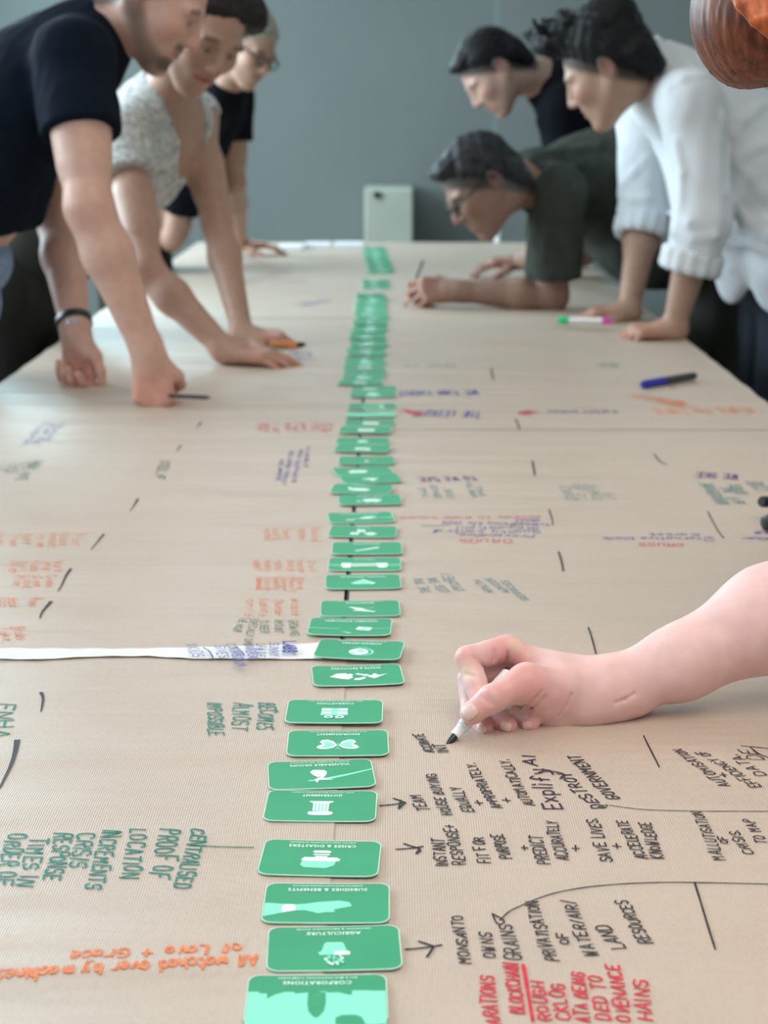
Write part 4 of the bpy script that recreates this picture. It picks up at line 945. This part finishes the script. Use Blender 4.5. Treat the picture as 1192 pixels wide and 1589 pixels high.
# --- 2 woman in the white lace top
H2 = frame((.46, -.66, -.60), (.46, -.18, .86))
J2 = joints((.9, -.43), .05, pelvis=(25, 425, 4.05), chest=(222, 240, 3.93), neck=(256, 146, 3.84), head=(311, 44, 3.62), shR=(192, 218, 3.74), elR=(228, 420, 3.60), wrR=(352, 545, 3.56),
            shL=(303, 182, 4.0), elL=(336, 345, 3.97), wrL=(377, 520, 3.84))
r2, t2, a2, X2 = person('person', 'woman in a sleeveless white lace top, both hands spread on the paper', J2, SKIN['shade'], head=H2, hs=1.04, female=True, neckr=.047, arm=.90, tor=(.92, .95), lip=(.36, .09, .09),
    hands=dict(R=dict(D=(.96, -.16, -.12), N=(.1, -.15, 1), curl=((12, 20, 10), (8, 14, 8), (8, 14, 8), (10, 16, 10)), s=.98, spread=.2), L=dict(D=(.97, -.10, -.05), N=(.1, -.1, 1), curl=((30, 40, 20),) * 4, s=.98)))
up2 = unit(J2['neck'] - J2['pelvis']); ft2 = unit(np.cross(unit(J2['shL'] - J2['shR']), up2)); cv = J2['chest'] * .45 + J2['neck'] * .55
shirt('lace_top', t2, a2, M['lace'], r2, .012, dict(R=.30), None, fold=(.003, 30, 8), res=.005,
      cuts=[('cut', J2['pelvis'] * .42 + J2['chest'] * .58, -up2, .40, .01), ('c', J2['neck'] + up2 * .05, J2['neck'] + up2 * .02 + ft2 * .10, .064, .062, .006, '-'), ('c', J2['neck'] + ft2 * .10, J2['chest'] * .8 + J2['neck'] * .2 + ft2 * .15, .055, .010, .006, '-'),
            ('c', J2['shL'] * .85 + J2['elL'] * .15, J2['elL'], .062, .07, .01, '-')])
hair(X2, H2, 1.06, M['hair_dark'], r2, [('e', X2(-.05, 0, .06), H2, A((.09, .095, .10)), .02), ('e', X2(.03, .062, .062), H2, A((.06, .045, .065)), .02), ('c', X2(-.03, .07, .03), X2(-.06, .06, -.09), .035, .03, .02), ('c', X2(-.03, -.07, .03), X2(-.06, -.06, -.09), .035, .03, .02)], seed=4)
solid('waistband', [('e', J2['pelvis'] * .72 + J2['chest'] * .28, np.eye(3), A((.135, .15, .12)), .02)], .012, M['dark_trouser'], r2)
trousers(J2, M['dark_trouser'], r2, 1.06)
ring_band('hair_tie', J2['elL'], J2['wrL'], .0255, .010, M['purple'], r2, .99)

# --- 3 woman with glasses in black
H3 = frame((.66, -.58, -.48), (.42, -.10, .90))
J3 = joints((.9, -.43), .0, pelvis=(205, 395, 5.62), chest=(300, 215, 5.60), neck=(348, 140, 5.50), head=(384, 76, 5.38), shR=(312, 190, 5.36), elR=(266, 372, 5.52), wrR=(288, 345, 5.78),
            shL=(362, 152, 5.66), elL=(364, 285, 5.72), wrL=(372, 379, 6.18))
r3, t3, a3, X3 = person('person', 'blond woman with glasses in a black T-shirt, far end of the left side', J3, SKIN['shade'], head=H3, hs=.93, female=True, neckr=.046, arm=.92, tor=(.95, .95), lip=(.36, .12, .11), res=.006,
    hands=dict(L=dict(D=(.98, .02, -.05), N=(0, 0, 1), curl=((12, 20, 10),) * 4), R=dict(D=(-.1, -.1, 1), N=(-.4, -.9, .1), curl=FIST, th=FIST_TH)))
shirt('t_shirt', t3, a3, M['black_cotton'], r3, .014, dict(L=.50, R=.75), (J3['neck'] + A([.03, -.02, .03]), unit(J3['head'] - J3['neck']), .10, .01), res=.008)
hair(X3, H3, .95, M['hair_blond'], r3, [('e', X3(-.05, 0, .05), H3, A((.085, .09, .10)), .02)] + [('c', X3(-.02, sg * .075, .05), X3(-.03, sg * .085, -.10), .032, .030, .02) for sg in (1, -1)], res=.006, seed=6)
glasses(X3, 1.2, M['black'], r3)
trousers(J3, M['dark_trouser'], r3)
ring_band('wristwatch', J3['elR'], J3['wrR'], .028, .030, M['white'], r3, .95)

# --- 4 man in black, farthest on the right
H4 = frame((-.64, -.16, -.75), (-.75, .0, .66))
J4 = joints((-1, 0), .0, pelvis=(1105, 335, 5.30), chest=(930, 178, 5.28), neck=(838, 122, 5.22), head=(768, 110, 5.12), shL=(872, 172, 5.08), elL=(885, 320, 5.10), wrL=(905, 400, 5.40),
            shR=(862, 150, 5.44), elR=(890, 320, 5.50), wrR=(925, 392, 5.66))
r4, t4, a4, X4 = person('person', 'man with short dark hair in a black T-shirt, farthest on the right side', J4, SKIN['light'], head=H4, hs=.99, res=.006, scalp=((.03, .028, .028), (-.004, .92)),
    hands=dict(L=dict(D=(-.9, 0, -.2), N=(0, 0, 1), curl=((15, 20, 10),) * 4), R=dict(D=(-.9, 0, -.2), N=(0, 0, 1), curl=((15, 20, 10),) * 4)), beard=((.16, .10, .08), .35))
shirt('t_shirt', t4, a4, M['black_cotton'], r4, .014, dict(L=.60, R=.60), (J4['neck'] + A([-.015, 0, .02]), unit(J4['head'] - J4['neck'] + A([0, 0, .08])), .10, .01), res=.008)
hair(X4, H4, .985, M['hair_black'], r4, [('e', X4(.062, .0, .098), H4, A((.036, .05, .022)), .02), ('c', X4(-.075, .03, -.0), X4(-.085, .02, -.05), .045, .03, .02), ('c', X4(-.075, -.03, -.0), X4(-.085, -.02, -.05), .045, .03, .02)], res=.005, seed=9)
trousers(J4, M['dark_trouser'], r4)

# --- 5 man with glasses, forearm on the table, writing
H5 = frame((-.74, -.22, -.63), (-.63, .0, .77))
J5 = joints((-1, 0), .0, pelvis=(1120, 385, 4.80), chest=(945, 300, 4.72), neck=(835, 275, 4.55), head=(752, 287, 4.36), shL=(862, 300, 4.42), elL=(858, 460, 4.53), wrL=(712, 452, 4.55),
            shR=(862, 270, 4.92), elR=(852, 395, 5.15), wrR=(808, 404, 5.36))
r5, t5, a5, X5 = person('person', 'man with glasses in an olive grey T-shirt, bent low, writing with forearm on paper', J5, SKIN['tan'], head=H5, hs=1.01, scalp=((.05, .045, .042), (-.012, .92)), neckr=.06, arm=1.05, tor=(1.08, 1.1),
    hands=dict(L=dict(D=(-1, .02, .02), N=(.05, -.80, .55), curl=((35, 60, 35), (45, 65, 40), (55, 75, 40), (60, 80, 40)), th=[(.8, -.2, .5), (.9, -.45, .2), (.85, -.6, -.1)], s=1.06), R=dict(D=(-.97, -.05, -.1), N=(0, -.1, 1), curl=((15, 25, 15),) * 4)), beard=((.17, .10, .075), .3))
shirt('t_shirt', t5, a5, M['olive_cotton'], r5, .018, dict(L=.78, R=.70), (J5['neck'] * .62 + J5['head'] * .38, unit(J5['head'] - J5['neck'] + A([0, 0, .03])), .11, .01),
      [('c', J5['chest'] * .3 + J5['neck'] * .7, J5['neck'] * .66 + J5['head'] * .34, .072, .060, .03), ('e', J5['chest'] * .55 + J5['pelvis'] * .45 + A([0, 0, -.02]), np.eye(3), A((.20, .18, .165)), .06), ('e', J5['chest'] + A([-.02, -.03, .04]), np.eye(3), A((.15, .17, .12)), .06)], fold=(.005, 20, 11), ridges=[(pl, r, 4.5) for pl, r in (([(825, 250), (868, 236), (930, 230)], .011), ([(835, 285), (858, 262), (905, 255)], .010), ([(842, 300), (850, 350), (846, 400)], .009), ([(890, 300), (884, 350), (892, 405)], .010))])
hair(X5, H5, 1.01, M['hair_grey'], r5, [('e', X5(.060, 0, .100), H5, A((.040, .056, .024)), .02), ('c', X5(-.07, .035, .0), X5(-.08, .025, -.045), .042, .03, .02), ('c', X5(-.07, -.035, .0), X5(-.08, -.025, -.045), .042, .03, .02)], seed=12)
glasses(X5, 1.25, M['black'], r5)
trousers(J5, M['dark_trouser'], r5)

# --- 6 man in the white shirt
H6 = frame((-.80, .30, -.52), (-.50, .10, .86))
J6 = joints((-1, 0), .05, pelvis=(1225, 395, 4.15), chest=(1100, 200, 4.12), neck=(1008, 108, 4.06), head=(946, 106, 3.97), shL=(1072, 160, 3.90), elL=(1088, 345, 3.88), wrL=(1045, 512, 3.95),
            shR=(1004, 168, 4.32), elR=(1003, 330, 4.34), wrR=(975, 484, 4.30))
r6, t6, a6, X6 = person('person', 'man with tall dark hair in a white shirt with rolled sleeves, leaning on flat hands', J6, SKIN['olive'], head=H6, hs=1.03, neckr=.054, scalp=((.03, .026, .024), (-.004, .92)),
    hands=dict(L=dict(D=(-.98, -.06, -.03), N=(0, -.15, 1), curl=((40, 55, 30), (45, 60, 30), (45, 60, 30), (50, 60, 30)), th=[(.85, -.15, .45), (.95, -.2, .2), (1, -.2, .05)]), R=dict(D=(-.97, -.06, -.03), N=(0, -.1, 1), curl=((25, 50, 25),) * 4)))
R6 = [(pl, r, 3.95) for pl, r in (([(1150, 183), (1175, 168), (1200, 160)], .010), ([(1138, 212), (1152, 190), (1170, 178)], .009), ([(1150, 242), (1175, 228), (1200, 222)], .010), ([(1142, 252), (1165, 275), (1185, 300), (1200, 318)], .010), ([(1135, 312), (1152, 345), (1200, 365)], .014),
       ([(1038, 140), (1060, 124), (1095, 116)], .008), ([(1120, 180), (1128, 230), (1126, 300)], .010), ([(1045, 360), (1075, 372), (1110, 366)], .009), ([(1040, 330), (1070, 345)], .008), ([(1050, 220), (1060, 270), (1058, 320)], .008))]
R6 += [(pl, r, 4.3) for pl, r in (([(964, 290), (985, 268), (1004, 246)], .009), ([(964, 302), (985, 310), (1005, 306)], .009), ([(962, 325), (990, 335)], .008))]
def shirt6():
    up = unit(J6['neck'] - J6['pelvis']); cf = -unit(np.cross(unit(J6['shR'] - J6['shL']), up))
    fr6 = frame((-.75, -.65, -.1), (0, 0, 1)); tail = [('e', J6['pelvis'] + A([-.02, -.02, .02]), np.eye(3), A((.165, .185, .17)), .05), ('e', J6['pelvis'] + A([-.165, -.10, -.005]), fr6, A((.010, .042, .095)), .03), ('e', J6['pelvis'] + A([-.085, -.185, -.01]), fr6, A((.010, .05, .10)), .03),
            ('e', J6['chest'] * .6 + J6['pelvis'] * .4, np.eye(3), A((.15, .18, .2)), .06)]
    o = shirt('white_shirt', t6, a6, M['white_cotton'], r6, .020, dict(L=1.42, R=1.22), (J6['neck'] + A([-.012, 0, .035]), unit(A([-.55, 0, .85])), .10, .008), tail[:1] + tail[3:], fold=(.006, 19, 21, (1, 1, .55)), cuts=[('cut', J6['pelvis'] + A([0, 0, -.035]), unit(A([-.30, -.15, -1.0])), .36, .004)] + tail[1:3], ridges=R6)
    for q, fr in (('L', .40), ('R', .20)):
        b, c = J6['el' + q], J6['wr' + q]; ax = unit(c - b); m0 = b + (c - b) * fr
        ring = [m0 - ax * .012 + (unit(np.cross(ax, A([.3, .2, 1]))) * math.cos(t) + np.cross(ax, unit(np.cross(ax, A([.3, .2, 1])))) * math.sin(t)) * .062 for t in np.linspace(0, 2 * math.pi, 15)]
        solid('rolled_cuff', [('c', p - ax * .014, p + ax * .014, .0125, .0125, .008) for p in ring[:-1]] + [('c', p, q_, .0125, .0125, .008) for k_ in (-.014, 0, .014) for p, q_ in zip([r + ax * k_ for r in ring], [r + ax * k_ for r in ring[1:]])], .004, M['white_cotton'], r6, fold=(.0015, 30, 4))
    nb = J6['neck'] + A([-.018, 0, .022]); ax = unit(A([-.62, .02, .78]))
    solid('collar', [('c', nb - ax * .012, nb + ax * .022, .072, .066, .01), ('c', nb - ax * .08, nb + ax * .08, .058, .058, .004, '-'), ('cut', nb + ax * .026, ax, .12, .003), ('cut', nb - ax * .025, -ax, .12, .003)], .004, M['white_cotton'], r6)
    return o
shirt6()
g6 = [('e', X6(.055, .0, .118), H6, A((.062, .062, .042)), .025), ('e', X6(.10, .01, .118), H6, A((.030, .045, .034)), .02), ('e', X6(-.04, 0, .095), H6, A((.085, .080, .062)), .03), ('c', X6(-.075, .03, .0), X6(-.09, .02, -.045), .045, .03, .02), ('c', X6(-.075, -.03, .0), X6(-.09, -.02, -.045), .045, .03, .02)]
gr = np.random.default_rng(3)
for _ in range(16):
    q = A([.02 + .10 * gr.random(), gr.normal(0, .035), .135 + .02 * gr.random()]); g6.append(('c', X6(*q), X6(*(q + A([.03 * gr.random(), gr.normal(0, .02), .028]))), .014, .004, .012))
hair(X6, H6, 1.05, M['hair_black'], r6, g6, seed=15, strand=.0022)
trousers(J6, M['pinstripe'], r6, 1.05)

# --- 7 red haired woman whose arm writes in the foreground
H7 = frame((-.35, -.05, -.94), (-.94, 0, .35))
J7 = joints((-1, 0), .0, pelvis=(.98, 1.66, .93, 0), chest=(.74, 1.60, 1.10, 0), neck=(.575, 1.53, 1.235, 0), head=(.412, 1.50, 1.375, 0), shR=(.60, 1.70, 1.13, 0), shL=(.62, 1.33, 1.14, 0), elL=(.60, 1.12, .93, 0), wrL=(.48, 1.0, .775, 0),
            elR=(1345, 893, 1.555), wrR=(905, 1064, 1.515))
def px(*q): return P(*q)
HERO = [  # writing hand: thumb across the pen, fingers curled under
    ('c', px(1345, 893, 1.555), px(1195, 960, 1.535), .046, .0465, .02), ('c', px(1195, 960, 1.535), px(1057, 1028, 1.522), .0465, .0315, .02), ('c', px(1057, 1028, 1.522), px(940, 1069, 1.512), .0315, .0255, .02),
    ('c', px(930, 1068, 1.512), px(865, 1056, 1.510), .0262, .0230, .02), ('c', px(980, 1078, 1.512), px(905, 1094, 1.502), .020, .0175, .015),
    ('c', px(880, 1047, 1.520), px(790, 1013, 1.520), .0165, .0125, .014), ('c', px(880, 1056, 1.530), px(798, 1030, 1.535), .0170, .0125, .012), ('c', px(885, 1075, 1.535), px(812, 1052, 1.545), .0165, .0120, .012), ('c', px(888, 1092, 1.532), px(822, 1076, 1.548), .0155, .0115, .012),
    ('c', px(905, 1098, 1.505), px(850, 1117, 1.508), .0175, .0145, .012), ('c', px(858, 1118, 1.508), px(822, 1112, 1.525), .0145, .011, .012),
    # index
    ('c', px(788, 1006, 1.518), px(727, 1022, 1.500), .0128, .0116, .008), ('c', px(727, 1023, 1.500), px(738, 1060, 1.488), .0116, .0102, .005), ('c', px(738, 1060, 1.488), px(743, 1082, 1.478), .0100, .0088, .004),
    # middle
    ('c', px(797, 1026, 1.534), px(728, 1054, 1.520), .0112, .0100, .004), ('c', px(728, 1054, 1.520), px(732, 1100, 1.500), .0105, .0098, .003), ('c', px(732, 1100, 1.500), px(752, 1131, 1.481), .0096, .0080, .003),
    # ring
    ('c', px(812, 1052, 1.546), px(742, 1092, 1.528), .0108, .0098, .004), ('c', px(742, 1092, 1.528), px(764, 1116, 1.500), .0102, .0096, .003), ('c', px(764, 1114, 1.500), px(788, 1126, 1.483), .0097, .0088, .003),
    # little finger
    ('c', px(822, 1076, 1.548), px(784, 1114, 1.545), .0098, .0088, .004), ('c', px(784, 1114, 1.545), px(802, 1119, 1.515), .0088, .0084, .003), ('c', px(802, 1119, 1.515), px(822, 1124, 1.488), .0088, .0080, .003),
    # thumb
    ('c', px(868, 1070, 1.492), px(818, 1058, 1.472), .0190, .0148, .012), ('c', px(850, 1092, 1.492), px(822, 1072, 1.476), .0150, .0120, .012), ('c', px(818, 1058, 1.472), px(764, 1084, 1.456), .0148, .0118, .012), ('c', px(764, 1084, 1.456), px(732, 1106, 1.455), .0118, .0104, .006),
]
r7, t7, a7, X7 = person('person', 'red haired person leaning in from the right, bare forearm and hand writing on the paper', J7, SKIN['pale'], head=H7, female=True, neckr=.048, arm=.95, res=.006,
    hands=dict(L=dict(D=(-.7, .3, -.1), N=(0, 0, 1), curl=((12, 20, 10),) * 4)))
# the bare writing arm in fine detail replaces the coarse right forearm of the same body
HF = {}
def hero_arm():
    ps = [('c', J7['shR'], J7['elR'], .048, .041, .02)] + HERO
    lo, hi = extents(HERO); f = Field(lo, hi, .00135)
    for p in ps: f.add(p)
    def surf(x, y):                       # where the line of sight meets the skin
        d = np.arange(1.40, 1.60, .0004); q = CAM + d[:, None] * (P(x, y, 1.0) - CAM); i = np.clip(np.round((q - f.lo) / f.res).astype(int), 0, f.n - 1)
        v = f.V[i[:, 0], i[:, 1], i[:, 2]]; k = np.argmax(v < 0); return q[k] if v[k] < 0 else None
    folds = [([(805, 1100), (818, 1094), (834, 1083), (842, 1073)], .0011), ([(813, 1103), (828, 1097), (845, 1083)], .0010), ([(868, 1112), (880, 1096), (887, 1078)], .0008), ([(736, 1019), (748, 1030), (752, 1041)], .0010), ([(768, 1009), (767, 1024)], .0010), ([(789, 1012), (784, 1034)], .0010),
             ([(956, 1091), (970, 1086), (984, 1077)], .0006), ([(758, 1093), (748, 1080)], .0007), ([(766, 1095), (757, 1078)], .0007), ([(724, 1046), (736, 1050)], .0007)]
    sunk = []
    for pl, r in folds:
        q = [surf(*c) for c in pl]; q = [c for c in q if c is not None]
        sunk += [('c', a - FW * .0002, b - FW * .0002, r, r, .0035, '-') for a, b in zip(q, q[1:])]
    for p in sunk: f.add(p)
    g = np.random.default_rng(5)
    near = np.abs(f.V) < .006; idx = np.argwhere(near); pt = f.lo + idx * f.res
    acc = sum(np.sin(pt @ (g.normal(0, 1, 3) * 210) + g.random() * 6) for _ in range(8)); f.V[near] += (.00003 * acc).astype(np.float32)
    HF['f'] = f; HF['surf'] = surf
    co, F = f.mesh('arm'); col = np.ones((len(co), 4), np.float32); base = A((.76, .50, .47)); col[:, :3] = base
    red = [(px(788, 1000, 1.505), .022, .7), (px(720, 1018, 1.490), .014, .6), (px(812, 1055, 1.455), .022, .75), (px(768, 1080, 1.445), .013, .55), (px(735, 1100, 1.445), .016, .5), (px(753, 1130, 1.475), .014, .85), (px(786, 1122, 1.475), .014, .85), (px(822, 1124, 1.480), .012, .6),
           (px(800, 1030, 1.50), .02, .4), (px(742, 1080, 1.47), .012, .5), (px(850, 1085, 1.47), .025, .3)]
    for c, r, al in red:
        w = np.clip((1.3 - np.linalg.norm(co - c, axis=1) / r) / .8, 0, 1)[:, None] * al; col[:, :3] = col[:, :3] * (1 - w) + A((.74, .33, .31)) * w
    for c, r in ((px(724, 1040, 1.485), .010), (px(800, 1000, 1.510), .009)):
        w = np.clip((1.3 - np.linalg.norm(co - c, axis=1) / r) / .8, 0, 1)[:, None] * .6; col[:, :3] = col[:, :3] * (1 - w) + A((.76, .62, .46)) * w
    me = raw_mesh('arm', co, F); at = me.color_attributes.new('tint', 'FLOAT_COLOR', 'POINT'); at.data.foreach_set('color', col.ravel())
    return me
# join the arm into the one body mesh
body7 = [c for c in r7.children if c.name.startswith('body')][0]
def join_arm():
    bm = bmesh.new(); bm.from_mesh(body7.data)
    a, b = J7['elR'], J7['wrR']; d = unit(b - a)
    kill = [v for v in bm.verts if (A(v.co) - a) @ d > .015 and np.linalg.norm(np.cross(A(v.co) - a, d)) < .09 and (A(v.co) - a) @ d < .5]
    bmesh.ops.delete(bm, geom=kill, context='VERTS'); bm.from_mesh(hero_arm()); bm.to_mesh(body7.data); bm.free()
    body7.data.polygons.foreach_set('use_smooth', np.ones(len(body7.data.polygons), bool))
join_arm()
def nail(p, fwd, nrm, L, W):
    Rm = frame(fwd, nrm); bm = bmesh.new(); n = 9; g = []
    for i in range(n):
        row = []
        for j in range(n):
            u, v = (i / (n - 1) * 2 - 1), (j / (n - 1) * 2 - 1); x = u * (1 - .18 * v * v) ; y = v * (1 - .20 * u * u)
            row.append(bm.verts.new(A(p) + Rm @ A((x * L / 2, y * W / 2, -.22 * W * y * y - .10 * L * max(0, -x) ** 3 - .06 * L * x * x))))
        g.append(row)
    for i in range(n - 1):
        for j in range(n - 1): bm.faces.new((g[i][j], g[i + 1][j], g[i + 1][j + 1], g[i][j + 1]))
    o = adopt(link('fingernail', bm_mesh(bm, 'fingernail', True), M['nail']), r7); s = o.modifiers.new('t', 'SOLIDIFY'); s.thickness = .0009; s.offset = 0; return o
M['nail'] = mat('fingernail', (.80, .55, .50), .25, .5, noise=(200, .04, (1, 1, 1)))
def nail_at(x, y, fwd, L, W):
    f = HF['f']; p = HF['surf'](x, y)
    if p is None: return
    i = np.clip(np.round((p - f.lo) / f.res).astype(int), 3, f.n - 4); g = A([f.V[tuple(i + 3 * e)] - f.V[tuple(i - 3 * e)] for e in np.eye(3, dtype=int)]); nrm = unit(g)
    fw_ = unit(A(fwd) - nrm * (A(fwd) @ nrm)); nail(p + nrm * .0009, fw_, nrm, L, W)
nail_at(729, 1105, px(732, 1106, 1.455) - px(764, 1084, 1.456), .0140, .0125)
nail_at(747, 1131, px(752, 1131, 1.481) - px(732, 1100, 1.500), .0100, .0085)
nail_at(785, 1128, px(788, 1126, 1.483) - px(764, 1114, 1.500), .0105, .0088)
nail_at(818, 1126, px(822, 1124, 1.488) - px(802, 1119, 1.515), .0092, .0080)
solid('hair', [('e', X7(-.012, 0, .045), H7, A((.112, .090, .100)), .02), ('e', X7(.045, 0, .075), H7, A((.062, .074, .060)), .03), ('e', X7(-.06, 0, .03), H7, A((.075, .09, .10)), .03), ('c', X7(-.04, .07, .03), X7(-.02, .085, -.12), .040, .022, .03), ('c', X7(-.04, -.07, .03), X7(-.02, -.085, -.12), .040, .022, .03),
      ('cut', X7(.07, 0, .01), unit(H7 @ A((1, 0, -.75))), .12, .02)], .0028, M['hair_red'], r7,
      strand=(.0006, lambda pt: sum(np.sin(np.arctan2((pt - X7(0, 0, .05)) @ H7[:, 1], (pt - X7(0, 0, .05)) @ H7[:, 2] + .02) * n_ + ((pt - X7(0, 0, .05)) @ H7[:, 0]) * q_ + p_) for n_, q_, p_ in ((58, 40, 0), (33, -55, 2), (91, 20, 4), (120, 70, 1))) / 2))
M['hair_orange'] = mat('copper_hair', (0.40, 0.10, 0.03), .45, .3, noise=(1.0, .5, (120, 120, 40)))
lk = []
for k in range(6):
    q = [px(1128 + 9 * k, -30, 1.350), px(1150 + 9 * k, 8 - 2 * k, 1.340), px(1172 + 10 * k, 34 - 3 * k, 1.335), px(1204 + 10 * k, 62 - 4 * k, 1.340)]
    lk += [('c', a, b, .0052 - .0006 * i, .0046 - .0006 * i, .003) for i, (a, b) in enumerate(zip(q, q[1:]))]
o = solid('hair_lock', lk, .0022, M['hair_orange'], r7); o['label'] = 'lighter copper lock of hair'
shirt('t_shirt', t7, a7, M['black_cotton'], r7, .012, dict(R=.55, L=.55), (J7['neck'] + A([-.03, 0, .03]), unit(J7['head'] - J7['neck']), .10, .01), res=.008)
trousers(J7, M['dark_trouser'], r7)

# ---------------------------------------------------------------- pens and small things on the table
def pen(label, tip, end, parts, name='marker_pen'):
    """parts: (part name, t0, t1, profile of (fraction, radius), material)"""
    tip = A(tip); end = A(end); L = np.linalg.norm(end - tip); d = unit(end - tip)
    root = empty(name, tip); tag(root, label, 'pen')
    for nm, t0, t1, prof, m in parts:
        a, b = tip + d * t0 * L, tip + d * t1 * L
        lathe_obj(nm, a, b, [(q * (t1 - t0) * L, r) for q, r in prof], M[m], root, 18)
    return root
pen('white fineliner with a black tip held by the writing hand', T(690, 1160), px(794, 1042, 1.502), [
    ('nib', 0, .14, ((0, .0009), (.5, .0028), (1, .0036)), 'black'), ('grip', .14, .40, ((0, .0040), (.02, .0046), (.45, .0050), (.46, .0060), (1, .0060)), 'white'),
    ('barrel', .40, .95, ((0, .0066), (.02, .0072), (1, .0072)), 'white'), ('end_plug', .95, 1, ((0, .0068), (.7, .0066), (1, .0050)), 'black')], 'fineliner_pen')
def flat_pen(a, b, r, z=None):
    p = T(*a); q = T(*b); zz = float(max(paper_z(p[0], p[1]), paper_z(q[0], q[1]))) + r + .0012
    p = T(*a, zz); q = T(*b, zz); return p, q
p_, q_ = flat_pen((997, 597), (1079, 583), .0085)
o = pen('marker with blue cap and dark barrel lying on the right of the paper', p_, q_, [('cap', 0, .40, ((0, .0060), (.08, .0082), (1, .0088)), 'blue_cap'), ('barrel', .40, .96, ((0, .0082), (1, .0080)), 'charcoal'), ('end_plug', .96, 1, ((0, .0080), (1, .0060)), 'black')])
p_, q_ = flat_pen((866, 504), (945, 508), .0075)
p_[2] += .012; q_[2] += .016
pen('white marker with green cap and pink end in the hand of the man in white', p_, q_, [('cap', 0, .22, ((0, .0070), (.1, .0088), (1, .0088)), 'green_cap'), ('barrel', .22, .88, ((0, .0078), (1, .0078)), 'white'), ('end_plug', .88, 1.05, ((0, .0080), (.8, .0080), (1, .0060)), 'pink_cap')])
k_ = P(272, 617, 3.045)
pen('thin dark pen held in the fist of the man in navy', P(327, 617, 3.04), P(262, 614, 3.05), [('nib', 0, .1, ((0, .001), (1, .003)), 'black'), ('barrel', .1, 1, ((0, .0036), (1, .0036)), 'charcoal')], 'thin_pen')
pen('orange pencil upright in the hand of the man with glasses', T(628, 478), P(657, 404, 4.56), [('point', 0, .12, ((0, .0006), (1, .0036)), 'black'), ('shaft', .12, .62, ((0, .0038), (1, .0038)), 'orange'), ('end', .62, 1, ((0, .0038), (1, .0036)), 'dark_metal')], 'pencil')
p_, q_ = flat_pen((474, 546), (420, 548), .006); p_[2] += .016; q_[2] += .022
pen('orange pen with a black tip under the hand of the woman in lace', p_, q_, [('nib', 0, .25, ((0, .003), (.2, .0055), (1, .006)), 'black'), ('barrel', .25, 1, ((0, .006), (1, .006)), 'orange')])
p_, q_ = flat_pen((1188, 812), (1250, 800), .0105)
pen('black marker lying at the right edge of the paper, the lower of two', p_, q_, [('cap', 0, .35, ((0, .0085), (.05, .0105), (1, .0108)), 'black'), ('barrel', .35, 1, ((0, .010), (1, .010)), 'charcoal')])
p2, q2 = flat_pen((1180, 801), (1262, 783), .0075); p2[2] += .020; q2[2] += .001
pen('black marker at the right edge of the paper, resting on top of another', p2, q2, [('cap', 0, .35, ((0, .0060), (.08, .0076), (1, .0078)), 'black'), ('barrel', .35, 1, ((0, .0072), (1, .0072)), 'charcoal')])
for a, b, y0, y1, lb in ((432, 470, 379.5, 389, 'white paper pad nearest the hand at the far table end'), (474, 513, 378, 386, 'white paper pad in the middle of the three at the far table end'), (519, 564, 377.5, 386, 'white paper pad nearest the card row at the far table end')):
    c0 = T(a, y1 + .5); c1 = T(b, y1 + .5); bm = bmesh.new(); z0 = float(paper_z(c0[0], c0[1])) + .003
    box(bm, (c0[0], c0[1], z0), (c1[0], c0[1] + .085, z0 + .017), .002); o = link('paper_pad', bm_mesh(bm, 'paper_pad'), M['white_paper']); tag(o, lb, 'paper pad', 'white pads at the far end')
# ---------------------------------------------------------------- behind the table
def cabinet():
    a = P(567, 288, 8.15); b = P(640, 288, 8.15); x0, x1, zt = a[0], b[0], a[2]; y0, y1 = 7.95, WY - .02
    r = empty('narrow_cabinet', ((x0 + x1) / 2, (y0 + y1) / 2, 0)); tag(r, 'pale cream narrow cabinet against the grey wall beyond the end of the card row', 'cabinet')
    bm = bmesh.new(); box(bm, (x0, y0, .0), (x1, y1, zt), .008); adopt(link('carcass', bm_mesh(bm, 'carcass'), M['cream']), r)
    bm = bmesh.new(); box(bm, (x0 + .006, y0 - .018, .05), (x1 - .006, y0 - .0005, zt - .006), .004); d = adopt(link('door', bm_mesh(bm, 'door'), M['cream']), r)
    k = P(586, 300, 7.93); lathe_obj('knob', (k[0], y0 - .0185, k[2]), (k[0], y0 - .040, k[2]), [(0, .008), (.008, .008), (.012, .018), (.020, .015)], M['dark_metal'], r)
cabinet()
def chair():
    c = P(785, 430, 7.55); x, y = c[0], 7.45
    r = empty('metal_chair', (x, y, 0)); tag(r, 'white tubular chair behind the table, below the bent head of the man with glasses', 'chair')
    for nm, sx, sy, h in (('leg', -.05, 0, .0), ('leg', .12, 0, 0), ('leg', -.05, .36, 0), ('leg', .12, .36, 0)):
        top = .45 if sy else .98
        bm = bmesh.new(); tube(bm, [(x + sx * 1.0 + (-.10 if sx < 0 else .10), y + sy, 0.0), (x + sx, y + sy, .45), (x + sx, y + sy - (.0 if sy else .05), top)][: (2 if sy else 3)], .014, 10); adopt(link('leg', bm_mesh(bm, 'leg', True), M['white']), r)
    bm = bmesh.new(); box(bm, (x - .17, y - .01, .45), (x + .24, y + .38, .475), .01); adopt(link('seat', bm_mesh(bm, 'seat'), M['white']), r)
    bm = bmesh.new(); box(bm, (x - .06, y - .065, .86), (x + .13, y - .05, .98), .006); adopt(link('backrest', bm_mesh(bm, 'backrest'), M['white']), r)
chair()
